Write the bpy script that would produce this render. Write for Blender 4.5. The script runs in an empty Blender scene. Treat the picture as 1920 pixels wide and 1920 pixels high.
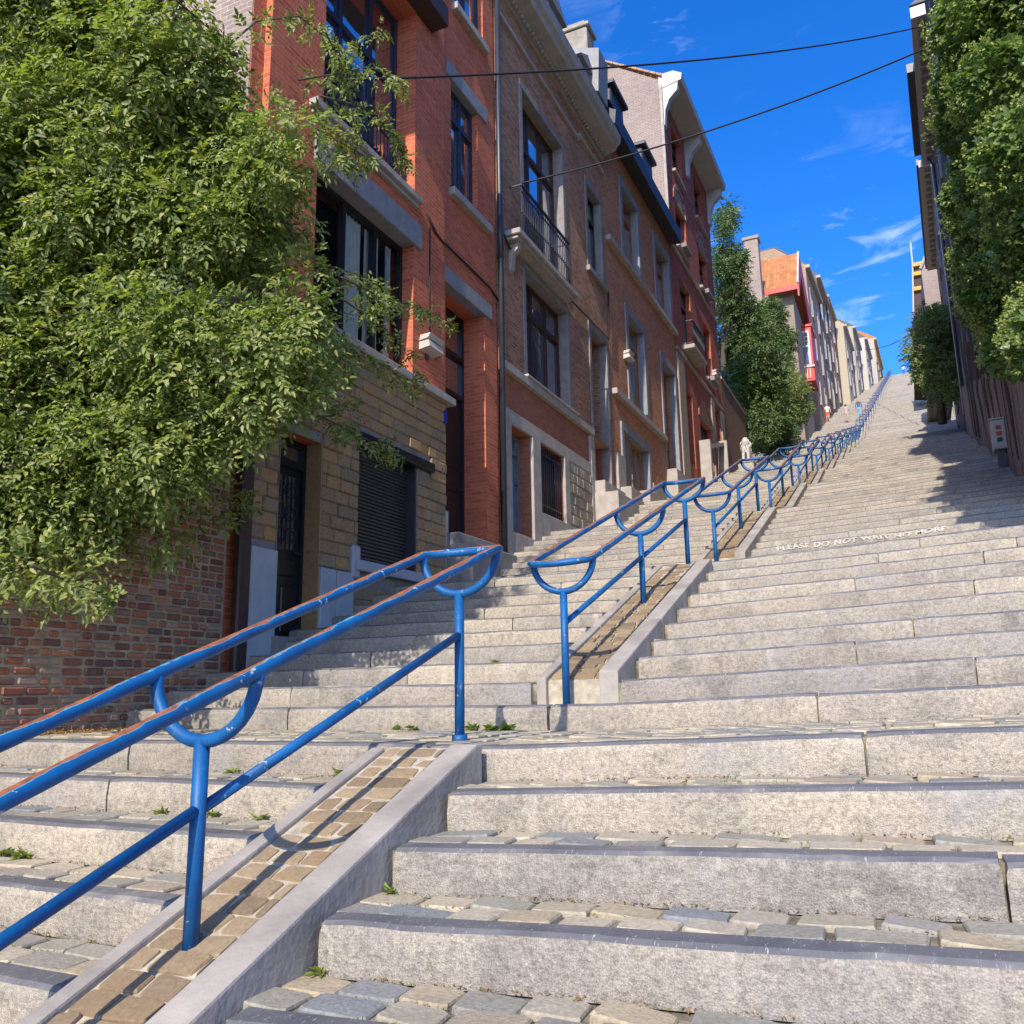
import bpy, bmesh, math, random
import numpy as np
from mathutils import Vector, Matrix
random.seed(7); RNG = np.random.default_rng(11)
S = bpy.context.scene
COL = S.collection

# ------------------------------------------------------------------ camera
CF, CYAW, CPITCH, CROLL = 1606.9, 0.4355, 0.2068, -0.0167
CPOS = np.array([1.982, -4.0271, 0.2653])
def cam_axes():
    f = np.array([-math.sin(CYAW)*math.cos(CPITCH), math.cos(CYAW)*math.cos(CPITCH), math.sin(CPITCH)])
    r = np.array([math.cos(CYAW), math.sin(CYAW), 0.]); u = np.cross(r, f)
    c, s = math.cos(CROLL), math.sin(CROLL)
    return c*r+s*u, -s*r+c*u, f
CR, CU, CFW = cam_axes()
cd = bpy.data.cameras.new('camera'); cam = bpy.data.objects.new('camera', cd); COL.objects.link(cam)
cd.sensor_width = 36; cd.lens = CF/1920*36; cd.clip_start = 0.05; cd.clip_end = 6000
m = Matrix(((CR[0], CU[0], -CFW[0], CPOS[0]), (CR[1], CU[1], -CFW[1], CPOS[1]), (CR[2], CU[2], -CFW[2], CPOS[2]), (0, 0, 0, 1)))
cam.matrix_world = m; S.camera = cam
# survey helpers: where a sight line of the photograph meets a plane of the place
def _ray(px, py): return CR*(px-960)/CF - CU*(py-960)/CF + CFW
def onX(px, py, X): d = _ray(px, py); return CPOS + d*(X-CPOS[0])/d[0]
def onY(px, py, Y): d = _ray(px, py); return CPOS + d*(Y-CPOS[1])/d[1]
def onP(px, py, a, b): d = _ray(px, py); return CPOS + d*((a+b*CPOS[1]-CPOS[0])/(d[0]-b*d[1]))

# ------------------------------------------------------------------ sky, sun, exposure
SUN_EL, SUN_AZ = math.radians(37), math.radians(4.5)      # sun behind the camera, a little to the right
sun_dir = Vector((math.sin(SUN_AZ)*math.cos(SUN_EL), -math.cos(SUN_AZ)*math.cos(SUN_EL), math.sin(SUN_EL)))
W = bpy.data.worlds.new('World'); S.world = W; W.use_nodes = True
wn, wl = W.node_tree.nodes, W.node_tree.links
for n in list(wn): wn.remove(n)
wo = wn.new('ShaderNodeOutputWorld'); wb = wn.new('ShaderNodeBackground'); sk = wn.new('ShaderNodeTexSky')
sk.sky_type = 'NISHITA'; sk.sun_disc = False; sk.sun_elevation = SUN_EL
sk.sun_rotation = math.atan2(sun_dir.x, sun_dir.y)
sk.altitude = 300; sk.air_density = 0.9; sk.dust_density = 0.9; sk.ozone_density = 5.0
hs = wn.new('ShaderNodeHueSaturation'); hs.inputs['Saturation'].default_value = 1.3; hs.inputs['Hue'].default_value = 0.512; hs.inputs['Value'].default_value = 1.0
# thin cirrus: wisps that run across the whole sky
tc = wn.new('ShaderNodeTexCoord'); mp = wn.new('ShaderNodeMapping')
mp.inputs['Rotation'].default_value = (0.3, 0.2, 0.5); mp.inputs['Scale'].default_value = (8.0, 15.0, 27.0)
nz = wn.new('ShaderNodeTexNoise'); nz.inputs['Scale'].default_value = 1.25; nz.inputs['Detail'].default_value = 9; nz.inputs['Roughness'].default_value = 0.62; nz.inputs['Distortion'].default_value = 0.7
nz2 = wn.new('ShaderNodeTexNoise'); nz2.inputs['Scale'].default_value = 3.3; nz2.inputs['Detail'].default_value = 3
r1 = wn.new('ShaderNodeValToRGB'); r1.color_ramp.elements[0].position = 0.55; r1.color_ramp.elements[1].position = 0.82
r2 = wn.new('ShaderNodeValToRGB'); r2.color_ramp.elements[0].position = 0.46; r2.color_ramp.elements[1].position = 0.66
mm = wn.new('ShaderNodeMath'); mm.operation = 'MULTIPLY'; mk = wn.new('ShaderNodeMath'); mk.operation = 'MULTIPLY'; mk.inputs[1].default_value = 0.42
mx = wn.new('ShaderNodeMixRGB'); mx.inputs['Color2'].default_value = (6.5, 6.9, 7.6, 1)
wl.new(tc.outputs['Generated'], mp.inputs['Vector']); wl.new(mp.outputs[0], nz.inputs['Vector']); wl.new(tc.outputs['Generated'], nz2.inputs['Vector'])
wl.new(nz.outputs['Fac'], r1.inputs[0]); wl.new(nz2.outputs['Fac'], r2.inputs[0])
wl.new(r1.outputs[0], mm.inputs[0]); wl.new(r2.outputs[0], mm.inputs[1]); wl.new(mm.outputs[0], mk.inputs[0]); wl.new(mk.outputs[0], mx.inputs['Fac'])
wl.new(sk.outputs[0], hs.inputs['Color']); wl.new(hs.outputs[0], mx.inputs['Color1']); wl.new(mx.outputs[0], wb.inputs['Color'])
wb.inputs['Strength'].default_value = 0.11; wl.new(wb.outputs[0], wo.inputs['Surface'])
sl = bpy.data.lights.new('sun', 'SUN'); so = bpy.data.objects.new('sun', sl); COL.objects.link(so)
sl.energy = 2.05; sl.angle = math.radians(0.5); sl.color = (1.0, 0.90, 0.76)
so.rotation_euler = (-sun_dir).to_track_quat('-Z', 'Y').to_euler(); so.location = (0, -30, 40)
S.view_settings.view_transform = 'Standard'; S.view_settings.look = 'None'; S.view_settings.gamma = 1.0
S.view_settings.use_curve_mapping = False; S.view_settings.exposure = 1.6

# ------------------------------------------------------------------ materials
class NT:
    def __init__(s, name):
        s.m = bpy.data.materials.new(name); s.m.use_nodes = True; s.t = s.m.node_tree
        s.n = s.t.nodes; s.l = s.t.links; s.b = s.n['Principled BSDF']
    def N(s, typ, **kw):
        n = s.n.new('ShaderNode'+typ)
        for k, v in kw.items(): setattr(n, k, v)
        return n
    def L(s, a, b): s.l.new(a, b)
    def pos(s): return s.N('NewGeometry').outputs['Position']
    def math(s, op, a, b=None):
        n = s.N('Math', operation=op)
        for i, v in ((0, a), (1, b)):
            if v is None: continue
            if isinstance(v, (int, float)): n.inputs[i].default_value = v
            else: s.L(v, n.inputs[i])
        return n.outputs[0]
    def noise(s, vec, scale, detail=4, rough=.55, dist=0):
        n = s.N('TexNoise'); n.inputs['Scale'].default_value = scale; n.inputs['Detail'].default_value = detail
        n.inputs['Roughness'].default_value = rough; n.inputs['Distortion'].default_value = dist
        if vec is not None: s.L(vec, n.inputs['Vector'])
        return n.outputs['Fac']
    def mapping(s, vec, scale, rot=(0, 0, 0)):
        n = s.N('Mapping'); n.inputs['Scale'].default_value = scale; n.inputs['Rotation'].default_value = rot; s.L(vec, n.inputs['Vector']); return n.outputs[0]
    def ramp(s, fac, stops):
        n = s.N('ValToRGB'); e = n.color_ramp.elements
        while len(e) < len(stops): e.new(.5)
        for i, (p, c) in enumerate(stops): e[i].position = p; e[i].color = (*c, 1) if len(c) == 3 else c
        s.L(fac, n.inputs[0]); return n.outputs[0]
    def mix(s, fac, a, b, mode='MIX'):
        n = s.N('MixRGB', blend_type=mode)
        for k, v in (('Fac', fac), ('Color1', a), ('Color2', b)):
            if isinstance(v, (int, float)): n.inputs[k].default_value = v
            elif isinstance(v, tuple): n.inputs[k].default_value = (*v, 1)
            else: s.L(v, n.inputs[k])
        return n.outputs[0]
    def bump(s, h, strength=.4, dist=.01, prev=None):
        n = s.N('Bump'); n.inputs['Strength'].default_value = strength; n.inputs['Distance'].default_value = dist
        s.L(h, n.inputs['Height'])
        if prev is not None: s.L(prev, n.inputs['Normal'])
        s.L(n.outputs[0], s.b.inputs['Normal']); return n.outputs[0]
    def rnd(s):   # one value for each piece: loose island or object
        g = s.N('NewGeometry').outputs['Random Per Island']; o = s.N('ObjectInfo').outputs['Random']
        return s.math('FRACT', s.math('ADD', g, o))
    def base(s, c):
        if isinstance(c, tuple): s.b.inputs['Base Color'].default_value = (*c, 1)
        else: s.L(c, s.b.inputs['Base Color'])
    def rough(s, r):
        if isinstance(r, (int, float)): s.b.inputs['Roughness'].default_value = r
        else: s.L(r, s.b.inputs['Roughness'])
MATS = {}
def plain(name, c, rough=.6, var=.15, scale=6, bump=.15, metal=0, spec=.5, bdist=.01):
    if name in MATS: return MATS[name]
    t = NT(name); p = t.pos(); f = t.noise(p, scale, 5)
    d = tuple(x*(1-var) for x in c); u = tuple(min(1, x*(1+var)) for x in c)
    t.base(t.ramp(f, [(.3, d), (.7, u)])); t.rough(rough); t.b.inputs['Metallic'].default_value = metal
    t.b.inputs['Specular IOR Level'].default_value = spec
    if bump: t.bump(t.noise(p, scale*9, 4), bump, bdist)
    MATS[name] = t.m; return t.m
def wall_uv(t):
    g = t.N('NewGeometry'); sp = t.N('SeparateXYZ'); t.L(g.outputs['Position'], sp.inputs[0])
    sn = t.N('SeparateXYZ'); t.L(g.outputs['True Normal'], sn.inputs[0])
    k = t.math('GREATER_THAN', t.math('ABSOLUTE', sn.outputs[0]), .6)
    u = t.math('ADD', t.math('MULTIPLY', sp.outputs[1], k), t.math('MULTIPLY', sp.outputs[0], t.math('SUBTRACT', 1.0, k)))
    c = t.N('CombineXYZ'); t.L(u, c.inputs[0]); t.L(sp.outputs[2], c.inputs[1]); return c.outputs[0], g.outputs['Position']
def brick(name, c1, c2, mortar, bw=.215, bh=.071, ms=.009, grime=.35, grime_col=(.05, .04, .035), bstr=.5, gs=.5, streak=None):
    if name in MATS: return MATS[name]
    t = NT(name); uv, p = wall_uv(t)
    w = t.N('VectorMath', operation='ADD'); 
    nn = t.N('TexNoise'); nn.inputs['Scale'].default_value = 3; t.L(p, nn.inputs['Vector'])
    sc = t.N('VectorMath', operation='SCALE'); sc.inputs['Scale'].default_value = .012; t.L(nn.outputs['Color'], sc.inputs[0]); t.L(uv, w.inputs[0]); t.L(sc.outputs[0], w.inputs[1])
    b = t.N('TexBrick'); b.inputs['Scale'].default_value = 1; b.inputs['Brick Width'].default_value = bw; b.inputs['Row Height'].default_value = bh
    b.inputs['Mortar Size'].default_value = ms; b.inputs['Mortar Smooth'].default_value = .3; b.inputs['Bias'].default_value = 0
    b.inputs['Color1'].default_value = (*c1, 1); b.inputs['Color2'].default_value = (*c2, 1); b.inputs['Mortar'].default_value = (*mortar, 1)
    t.L(w.outputs[0], b.inputs['Vector'])
    g = t.ramp(t.noise(p, gs, 6, .65), [(.42, (0, 0, 0)), (.75, (1, 1, 1))])
    fine = t.noise(p, 45, 4); 
    c = t.mix(t.math('MULTIPLY', g, grime), b.outputs['Color'], grime_col)
    c = t.mix(.5, c, t.ramp(fine, [(.25, (.55, .55, .55)), (.7, (1.35, 1.35, 1.35))]), 'MULTIPLY')
    if streak:   # streaks of a second tone that run down the wall
        st = t.ramp(t.noise(t.mapping(p, (2.2, 2.2, .18)), 1.6, 5), [(.55, (0, 0, 0)), (.72, (1, 1, 1))]); c = t.mix(t.math('MULTIPLY', st, .45), c, streak)
    t.base(c); t.rough(.85); t.b.inputs['Specular IOR Level'].default_value = .25
    h = t.math('ADD', t.math('MULTIPLY', b.outputs['Fac'], -1.0), t.math('MULTIPLY', fine, .55)); t.bump(h, bstr, .008)
    MATS[name] = t.m; return t.m
def piece_mat(name, stops, rough=.75, var=.3, fscale=60, bump=.4, bscale=40, bdist=.006, spec=.35, big=None):
    """stones, bricks, setts: each piece draws its own colour from the ramp"""
    if name in MATS: return MATS[name]
    t = NT(name); p = t.pos(); n = len(stops)
    c = t.ramp(t.rnd(), [(i/(n-1), s) for i, s in enumerate(stops)])
    c = t.mix(.8, c, t.ramp(t.noise(p, fscale, 5, .6), [(.25, (1-var,)*3), (.75, (1+var,)*3)]), 'MULTIPLY')
    if big: c = t.mix(t.math('MULTIPLY', t.ramp(t.noise(p, big[0], 5), [(.5, (0, 0, 0)), (.7, (1, 1, 1))]), big[2]), c, big[1])
    t.base(c); t.rough(rough); t.b.inputs['Specular IOR Level'].default_value = spec
    t.bump(t.noise(p, bscale, 5, .65), bump, bdist); MATS[name] = t.m; return t.m
def step_face():
    t = NT('tooled_limestone'); p = t.pos(); r = t.rnd()
    c = t.ramp(r, [(0, (.325, .288, .238)), (.2, (.43, .38, .305)), (.4, (.36, .325, .278)), (.6, (.40, .355, .288)), (.8, (.305, .28, .248)), (1, (.38, .34, .28))])
    blot = t.noise(p, 2.6, 7, .68); c = t.mix(.85, c, t.ramp(blot, [(.30, (.58, .59, .62)), (.5, (1, 1, 1)), (.72, (1.18, 1.14, 1.07))]), 'MULTIPLY')
    # fine vertical tooling and pecked pits
    tool = t.noise(t.mapping(p, (210, 210, 95)), 1.0, 4, .65); peck = t.N('TexVoronoi'); peck.inputs['Scale'].default_value = 150; t.L(p, peck.inputs['Vector'])
    c = t.mix(.9, c, t.ramp(tool, [(.30, (.60, .59, .58)), (.62, (1.15, 1.14, 1.12))]), 'MULTIPLY')
    mot = t.noise(p, 42, 5, .7); c = t.mix(.9, c, t.ramp(mot, [(.32, (.62, .61, .60)), (.5, (1, 1, 1)), (.68, (1.22, 1.21, 1.18))]), 'MULTIPLY')
    row_ = t.noise(t.mapping(p, (30, 30, 140)), 1.0, 3, .6); c = t.mix(.6, c, t.ramp(row_, [(.34, (.70, .70, .72)), (.56, (1.06, 1.06, 1.05))]), 'MULTIPLY')
    # pale lime runs and bluish worn blotches
    run = t.ramp(t.noise(t.mapping(p, (5.5, 5.5, .55)), 1.0, 4), [(.62, (0, 0, 0)), (.74, (1, 1, 1))]); c = t.mix(t.math('MULTIPLY', run, .5), c, (.54, .49, .41))
    bl = t.ramp(t.noise(p, 1.3, 6, .7), [(.52, (0, 0, 0)), (.66, (1, 1, 1))]); c = t.mix(t.math('MULTIPLY', bl, .5), c, (.20, .21, .235))
    dirt = t.ramp(t.noise(p, 9, 6, .75), [(.57, (0, 0, 0)), (.66, (1, 1, 1))]); c = t.mix(t.math('MULTIPLY', dirt, .5), c, (.15, .14, .12))
    lich = t.ramp(t.noise(p, 16, 4, .6), [(.66, (0, 0, 0)), (.70, (1, 1, 1))]); c = t.mix(t.math('MULTIPLY', lich, .4), c, (.50, .47, .40))
    t.base(c); t.rough(.82); t.b.inputs['Specular IOR Level'].default_value = .3
    h = t.math('ADD', t.math('MULTIPLY', tool, .8), t.math('ADD', t.math('MULTIPLY', peck.outputs['Distance'], .6), t.noise(p, 18, 5, .7))); t.bump(h, .55, .008)
    return t.m
def step_top():
    t = NT('worn_blue_limestone'); p = t.pos()
    c = t.ramp(t.noise(p, 3.5, 6, .65), [(.3, (.085, .087, .095)), (.55, (.14, .138, .142)), (.72, (.27, .25, .22))])
    a = t.noise(t.mapping(p, (120, 30, 1), (0, 0, .8)), 1, 2); b = t.noise(t.mapping(p, (120, 30, 1), (0, 0, -.8)), 1, 2)
    sc = t.ramp(t.math('MAXIMUM', a, b), [(.66, (0, 0, 0)), (.74, (1, 1, 1))]); c = t.mix(t.math('MULTIPLY', sc, .55), c, (.5, .5, .5))
    t.base(c); t.rough(.5); t.bump(t.math('ADD', sc, t.noise(p, 60, 4)), .35, .006); return t.m
def leaf_mat(name, cols, trans=.35, rough=.42, spec=.5):
    t = NT(name); c = t.ramp(t.rnd(), [(i/(len(cols)-1), k) for i, k in enumerate(cols)])
    t.base(c); t.rough(rough); t.b.inputs['Specular IOR Level'].default_value = spec
    tr = t.N('BsdfTranslucent'); tcol = t.mix(1.0, c, (1.5, 1.7, .7), 'MULTIPLY'); t.L(tcol, tr.inputs['Color'])
    ms = t.N('MixShader'); ms.inputs[0].default_value = trans; t.L(t.b.outputs[0], ms.inputs[1]); t.L(tr.outputs[0], ms.inputs[2])
    t.L(ms.outputs[0], t.n['Material Output'].inputs['Surface']); return t.m
def rail_paint(worn=1.0, name='chipped_blue_paint'):
    t = NT(name); g = t.N('NewGeometry'); p = g.outputs['Position']; t.b.inputs['Specular IOR Level'].default_value = .35
    c = t.ramp(t.noise(p, 7, 5), [(.3, (.002, .062, .20)), (.65, (.004, .105, .30))])
    sn = t.N('SeparateXYZ'); t.L(g.outputs['Normal'], sn.inputs[0])
    up = t.math('MULTIPLY', t.math('SUBTRACT', sn.outputs[2], .37), .58*worn)                 # hands wear the upper side through
    pat = t.noise(t.mapping(p, (9, 2.6, 2.6)), 1.0, 6, .6, .6)
    v = t.math('ADD', pat, up)
    tr = t.ramp(v, [(.72, (0, 0, 0)), (.73, (1, 1, 1))]); ed = t.ramp(v, [(.685, (0, 0, 0)), (.70, (1, 1, 1))])
    chip = t.ramp(t.noise(p, 19, 4, .7), [(.63, (0, 0, 0)), (.65, (1, 1, 1))])
    msk = t.ramp(t.noise(p, 2.6, 3), [(.47, (0, 0, 0)), (.56, (1, 1, 1))]); c = t.mix(t.math('MULTIPLY', t.math('MULTIPLY', chip, msk), .85), c, (.42, .48, .52)); c = t.mix(t.math('MULTIPLY', t.ramp(t.noise(p, 5, 6, .7), [(.5, (0, 0, 0)), (.75, (1, 1, 1))]), .5), c, (.03, .07, .13)); sp_ = t.ramp(t.noise(p, 60, 3, .6), [(.70, (0, 0, 0)), (.72, (1, 1, 1))]); c = t.mix(t.math('MULTIPLY', sp_, .7), c, (.25, .10, .05)); c = t.mix(t.math('MULTIPLY', ed, .6), c, (.10, .42, .50))
    rust = t.ramp(t.noise(p, 30, 5), [(.3, (.14, .045, .022)), (.7, (.33, .115, .05))])
    c = t.mix(tr, c, rust); t.base(c)
    t.rough(t.math('ADD', t.math('MULTIPLY', tr, .35), .5)); t.bump(t.math('SUBTRACT', t.noise(p, 90, 3), t.math('MULTIPLY', tr, 1.2)), .3, .003); return t.m
def glass_mat(name, base=(.02, .025, .03)):
    t = NT(name); p = t.pos(); t.base(base); t.rough(.04)
    bp = t.bump(t.noise(p, 1.6, 2), .06, .05); gl = t.N('BsdfGlossy'); gl.inputs['Roughness'].default_value = .03; gl.inputs['Color'].default_value = (.9, .93, 1, 1); t.L(bp, gl.inputs['Normal'])
    ms = t.N('MixShader'); ms.inputs[0].default_value = .55; t.L(t.b.outputs[0], ms.inputs[1]); t.L(gl.outputs[0], ms.inputs[2]); t.L(ms.outputs[0], t.n['Material Output'].inputs['Surface']); return t.m
def clear_glass():
    t = NT('clear_glass'); tr = t.N('BsdfTransparent'); tr.inputs[0].default_value = (.82, .86, .86, 1); gl = t.N('BsdfGlossy'); gl.inputs['Roughness'].default_value = .02
    fr = t.N('Fresnel'); fr.inputs['IOR'].default_value = 1.5; ms = t.N('MixShader'); t.L(fr.outputs[0], ms.inputs[0]); t.L(tr.outputs[0], ms.inputs[1]); t.L(gl.outputs[0], ms.inputs[2])
    t.L(ms.outputs[0], t.n['Material Output'].inputs['Surface']); return t.m

M_FACE, M_TOP = step_face(), step_top()
M_SETT = piece_mat('sandstone_setts', [(.36, .30, .20), (.42, .355, .24), (.24, .235, .20), (.44, .375, .265), (.18, .195, .205), (.36, .295, .205), (.29, .265, .21), (.47, .405, .29), (.25, .245, .20)], var=.4, bump=.7, bscale=55, big=(4, (.2, .19, .14), .4))
M_RSETT = piece_mat('ramp_setts', [(.22, .155, .09), (.28, .205, .12), (.17, .125, .08), (.31, .235, .145), (.24, .175, .105)], var=.3)
M_MORTAR = plain('pale_mortar', (.40, .35, .265), .95, .3, 14, .5)
M_SOIL = plain('joint_soil', (.20, .175, .125), .95, .65, 10, .6)
M_KERB = plain('kerb_concrete', (.30, .27, .235), .9, .28, 3, .5)
M_RAIL = rail_paint(); M_POST = rail_paint(.05, 'blue_post_paint')
M_GLASS = glass_mat('window_glass'); M_CLEAR = clear_glass()
M_BLACK = plain('black_joinery', (.012, .012, .014), .35, .2, 8, .1)
M_NAVY = plain('navy_joinery', (.02, .028, .05), .4, .2, 8, .1)
M_DARKWOOD = plain('dark_wood', (.045, .022, .017), .5, .3, 9, .2)
M_WOOD = plain('orange_wood', (.30, .13, .045), .5, .3, 9, .2)
M_BLUESTONE = plain('blue_stone_trim', (.23, .235, .255), .75, .16, 7, .25)
M_PALESTONE = plain('pale_stone_trim', (.36, .325, .285), .8, .18, 5, .3)
M_GREYSTONE = plain('grey_stone_trim', (.23, .21, .20), .8, .2, 5, .3)
M_WHITE = plain('white_paint', (.46, .44, .405), .6, .08, 4, .1)
M_BASEW = plain('grey_white_base_paint', (.38, .395, .43), .7, .1, 4, .15)
M_IRON = plain('iron_black', (.016, .018, .024), .4, .2, 20, .1)
M_ZINC = plain('dark_zinc', (.035, .04, .055), .45, .25, 6, .1)
M_SLATE = plain('roof_slate', (.05, .055, .065), .6, .3, 9, .3)
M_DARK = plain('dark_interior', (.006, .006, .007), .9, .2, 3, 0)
M_PIPE = plain('drainpipe_paint', (.03, .036, .05), .4, .2, 6, .1)
M_CABLE = plain('cable_rubber', (.012, .011, .011), .6, .1, 5, 0)
M_SHUTTER = plain('shutter_metal', (.045, .042, .045), .5, .2, 15, .1)
M_CURTAIN = plain('curtain_cloth', (.85, .85, .82), .9, .1, 8, .1)
M_BARK = plain('bark', (.10, .075, .05), .9, .35, 25, .7)
M_RED = plain('red_paint', (.50, .035, .022), .5, .12, 6, .1)
M_YELLOW = plain('yellow_paint', (.55, .28, .03), .6, .15, 6, .1)
M_TILE = brick('orange_tiles', (.55, .22, .07), (.48, .18, .06), (.25, .10, .04), .3, .34, .02, .15, bstr=.6)
B_H1 = brick('red_painted_brick', (.62, .165, .075), (.43, .10, .048), (.55, .24, .16), .215, .07, .007, .22, (.22, .075, .055), .7, .6, streak=(.46, .20, .15))
B_H2 = brick('brown_brick', (.52, .245, .13), (.27, .118, .065), (.43, .31, .21), .21, .069, .009, .45, (.075, .05, .042), .8, .7)
B_H2R = brick('red_plinth_brick', (.42, .14, .075), (.31, .10, .058), (.30, .18, .13), .21, .069, .008, .3, bstr=.7)
B_H3 = brick('orange_brown_brick', (.60, .235, .10), (.40, .135, .06), (.52, .37, .26), .215, .071, .009, .25, bstr=.8)
B_H4 = brick('deep_red_brick', (.50, .12, .065), (.34, .075, .044), (.38, .19, .135), .215, .071, .008, .25, bstr=.7)
B_PARTY = brick('grey_pink_brick', (.35, .265, .22), (.26, .195, .17), (.40, .34, .29), .215, .072, .012, .4, (.17, .13, .115), .9)
B_TAN = brick('tan_brick', (.40, .26, .165), (.32, .20, .13), (.36, .28, .20), .215, .072, .01, .3, bstr=.6)
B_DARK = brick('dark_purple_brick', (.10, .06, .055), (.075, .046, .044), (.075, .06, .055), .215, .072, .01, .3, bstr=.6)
B_BROWN = brick('warm_brown_brick', (.23, .125, .085), (.18, .10, .07), (.22, .17, .13), .215, .072, .01, .35, bstr=.6)
M_GBRICK = piece_mat('old_brick_piece', [(.30, .105, .055), (.17, .066, .045), (.38, .135, .06), (.25, .10, .065), (.13, .066, .052), (.33, .155, .10), (.43, .18, .085), (.22, .082, .052), (.40, .27, .18), (.11, .07, .052)], var=.4, big=(9, (.34, .28, .22), .3), bump=.6)
M_YSTONE = piece_mat('yellow_sandstone_block', [(.30, .20, .105), (.37, .235, .115), (.24, .175, .11), (.33, .225, .125), (.42, .25, .10), (.28, .21, .135), (.32, .20, .10)], var=.35, fscale=25, bump=.7, bscale=28, bdist=.015, big=(2.5, (.42, .22, .05), .35))
M_RUBBLE = piece_mat('rubble_stone', [(.33, .27, .20), (.25, .21, .165), (.38, .32, .24), (.21, .18, .15)], var=.35, bump=.7)
M_PLANK = piece_mat('weathered_plank', [(.23, .155, .115), (.31, .22, .165), (.18, .125, .10), (.35, .26, .19), (.26, .225, .20), (.21, .11, .08)], var=.35, fscale=14)
M_LEAF = leaf_mat('shrub_leaf', [(.07, .105, .02), (.12, .165, .032), (.20, .24, .055), (.31, .335, .10), (.14, .185, .04), (.42, .42, .17)], .38, .5, .45)
M_IVY = leaf_mat('ivy_leaf', [(.065, .12, .028), (.105, .17, .042), (.15, .215, .06), (.085, .14, .036)], .35, .4, .5)
M_UMBEL = leaf_mat('ivy_umbel', [(.20, .27, .055), (.27, .335, .085), (.34, .385, .13), (.16, .225, .05)], .25, .6, .3)
M_LEAF2 = leaf_mat('tree_leaf', [(.032, .07, .015), (.058, .108, .022), (.09, .145, .03), (.125, .17, .045), (.046, .088, .019)], .3, .45)
M_LEAF3 = leaf_mat('bush_leaf', [(.09, .14, .03), (.14, .19, .045), (.19, .23, .07), (.22, .23, .08)], .3, .5)
M_WEED = leaf_mat('weed_leaf', [(.13, .19, .035), (.20, .26, .05), (.27, .30, .08)], .35, .5)
M_DRY = leaf_mat('dry_leaf', [(.30, .16, .05), (.22, .11, .04), (.38, .24, .09)], .15, .7)

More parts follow.
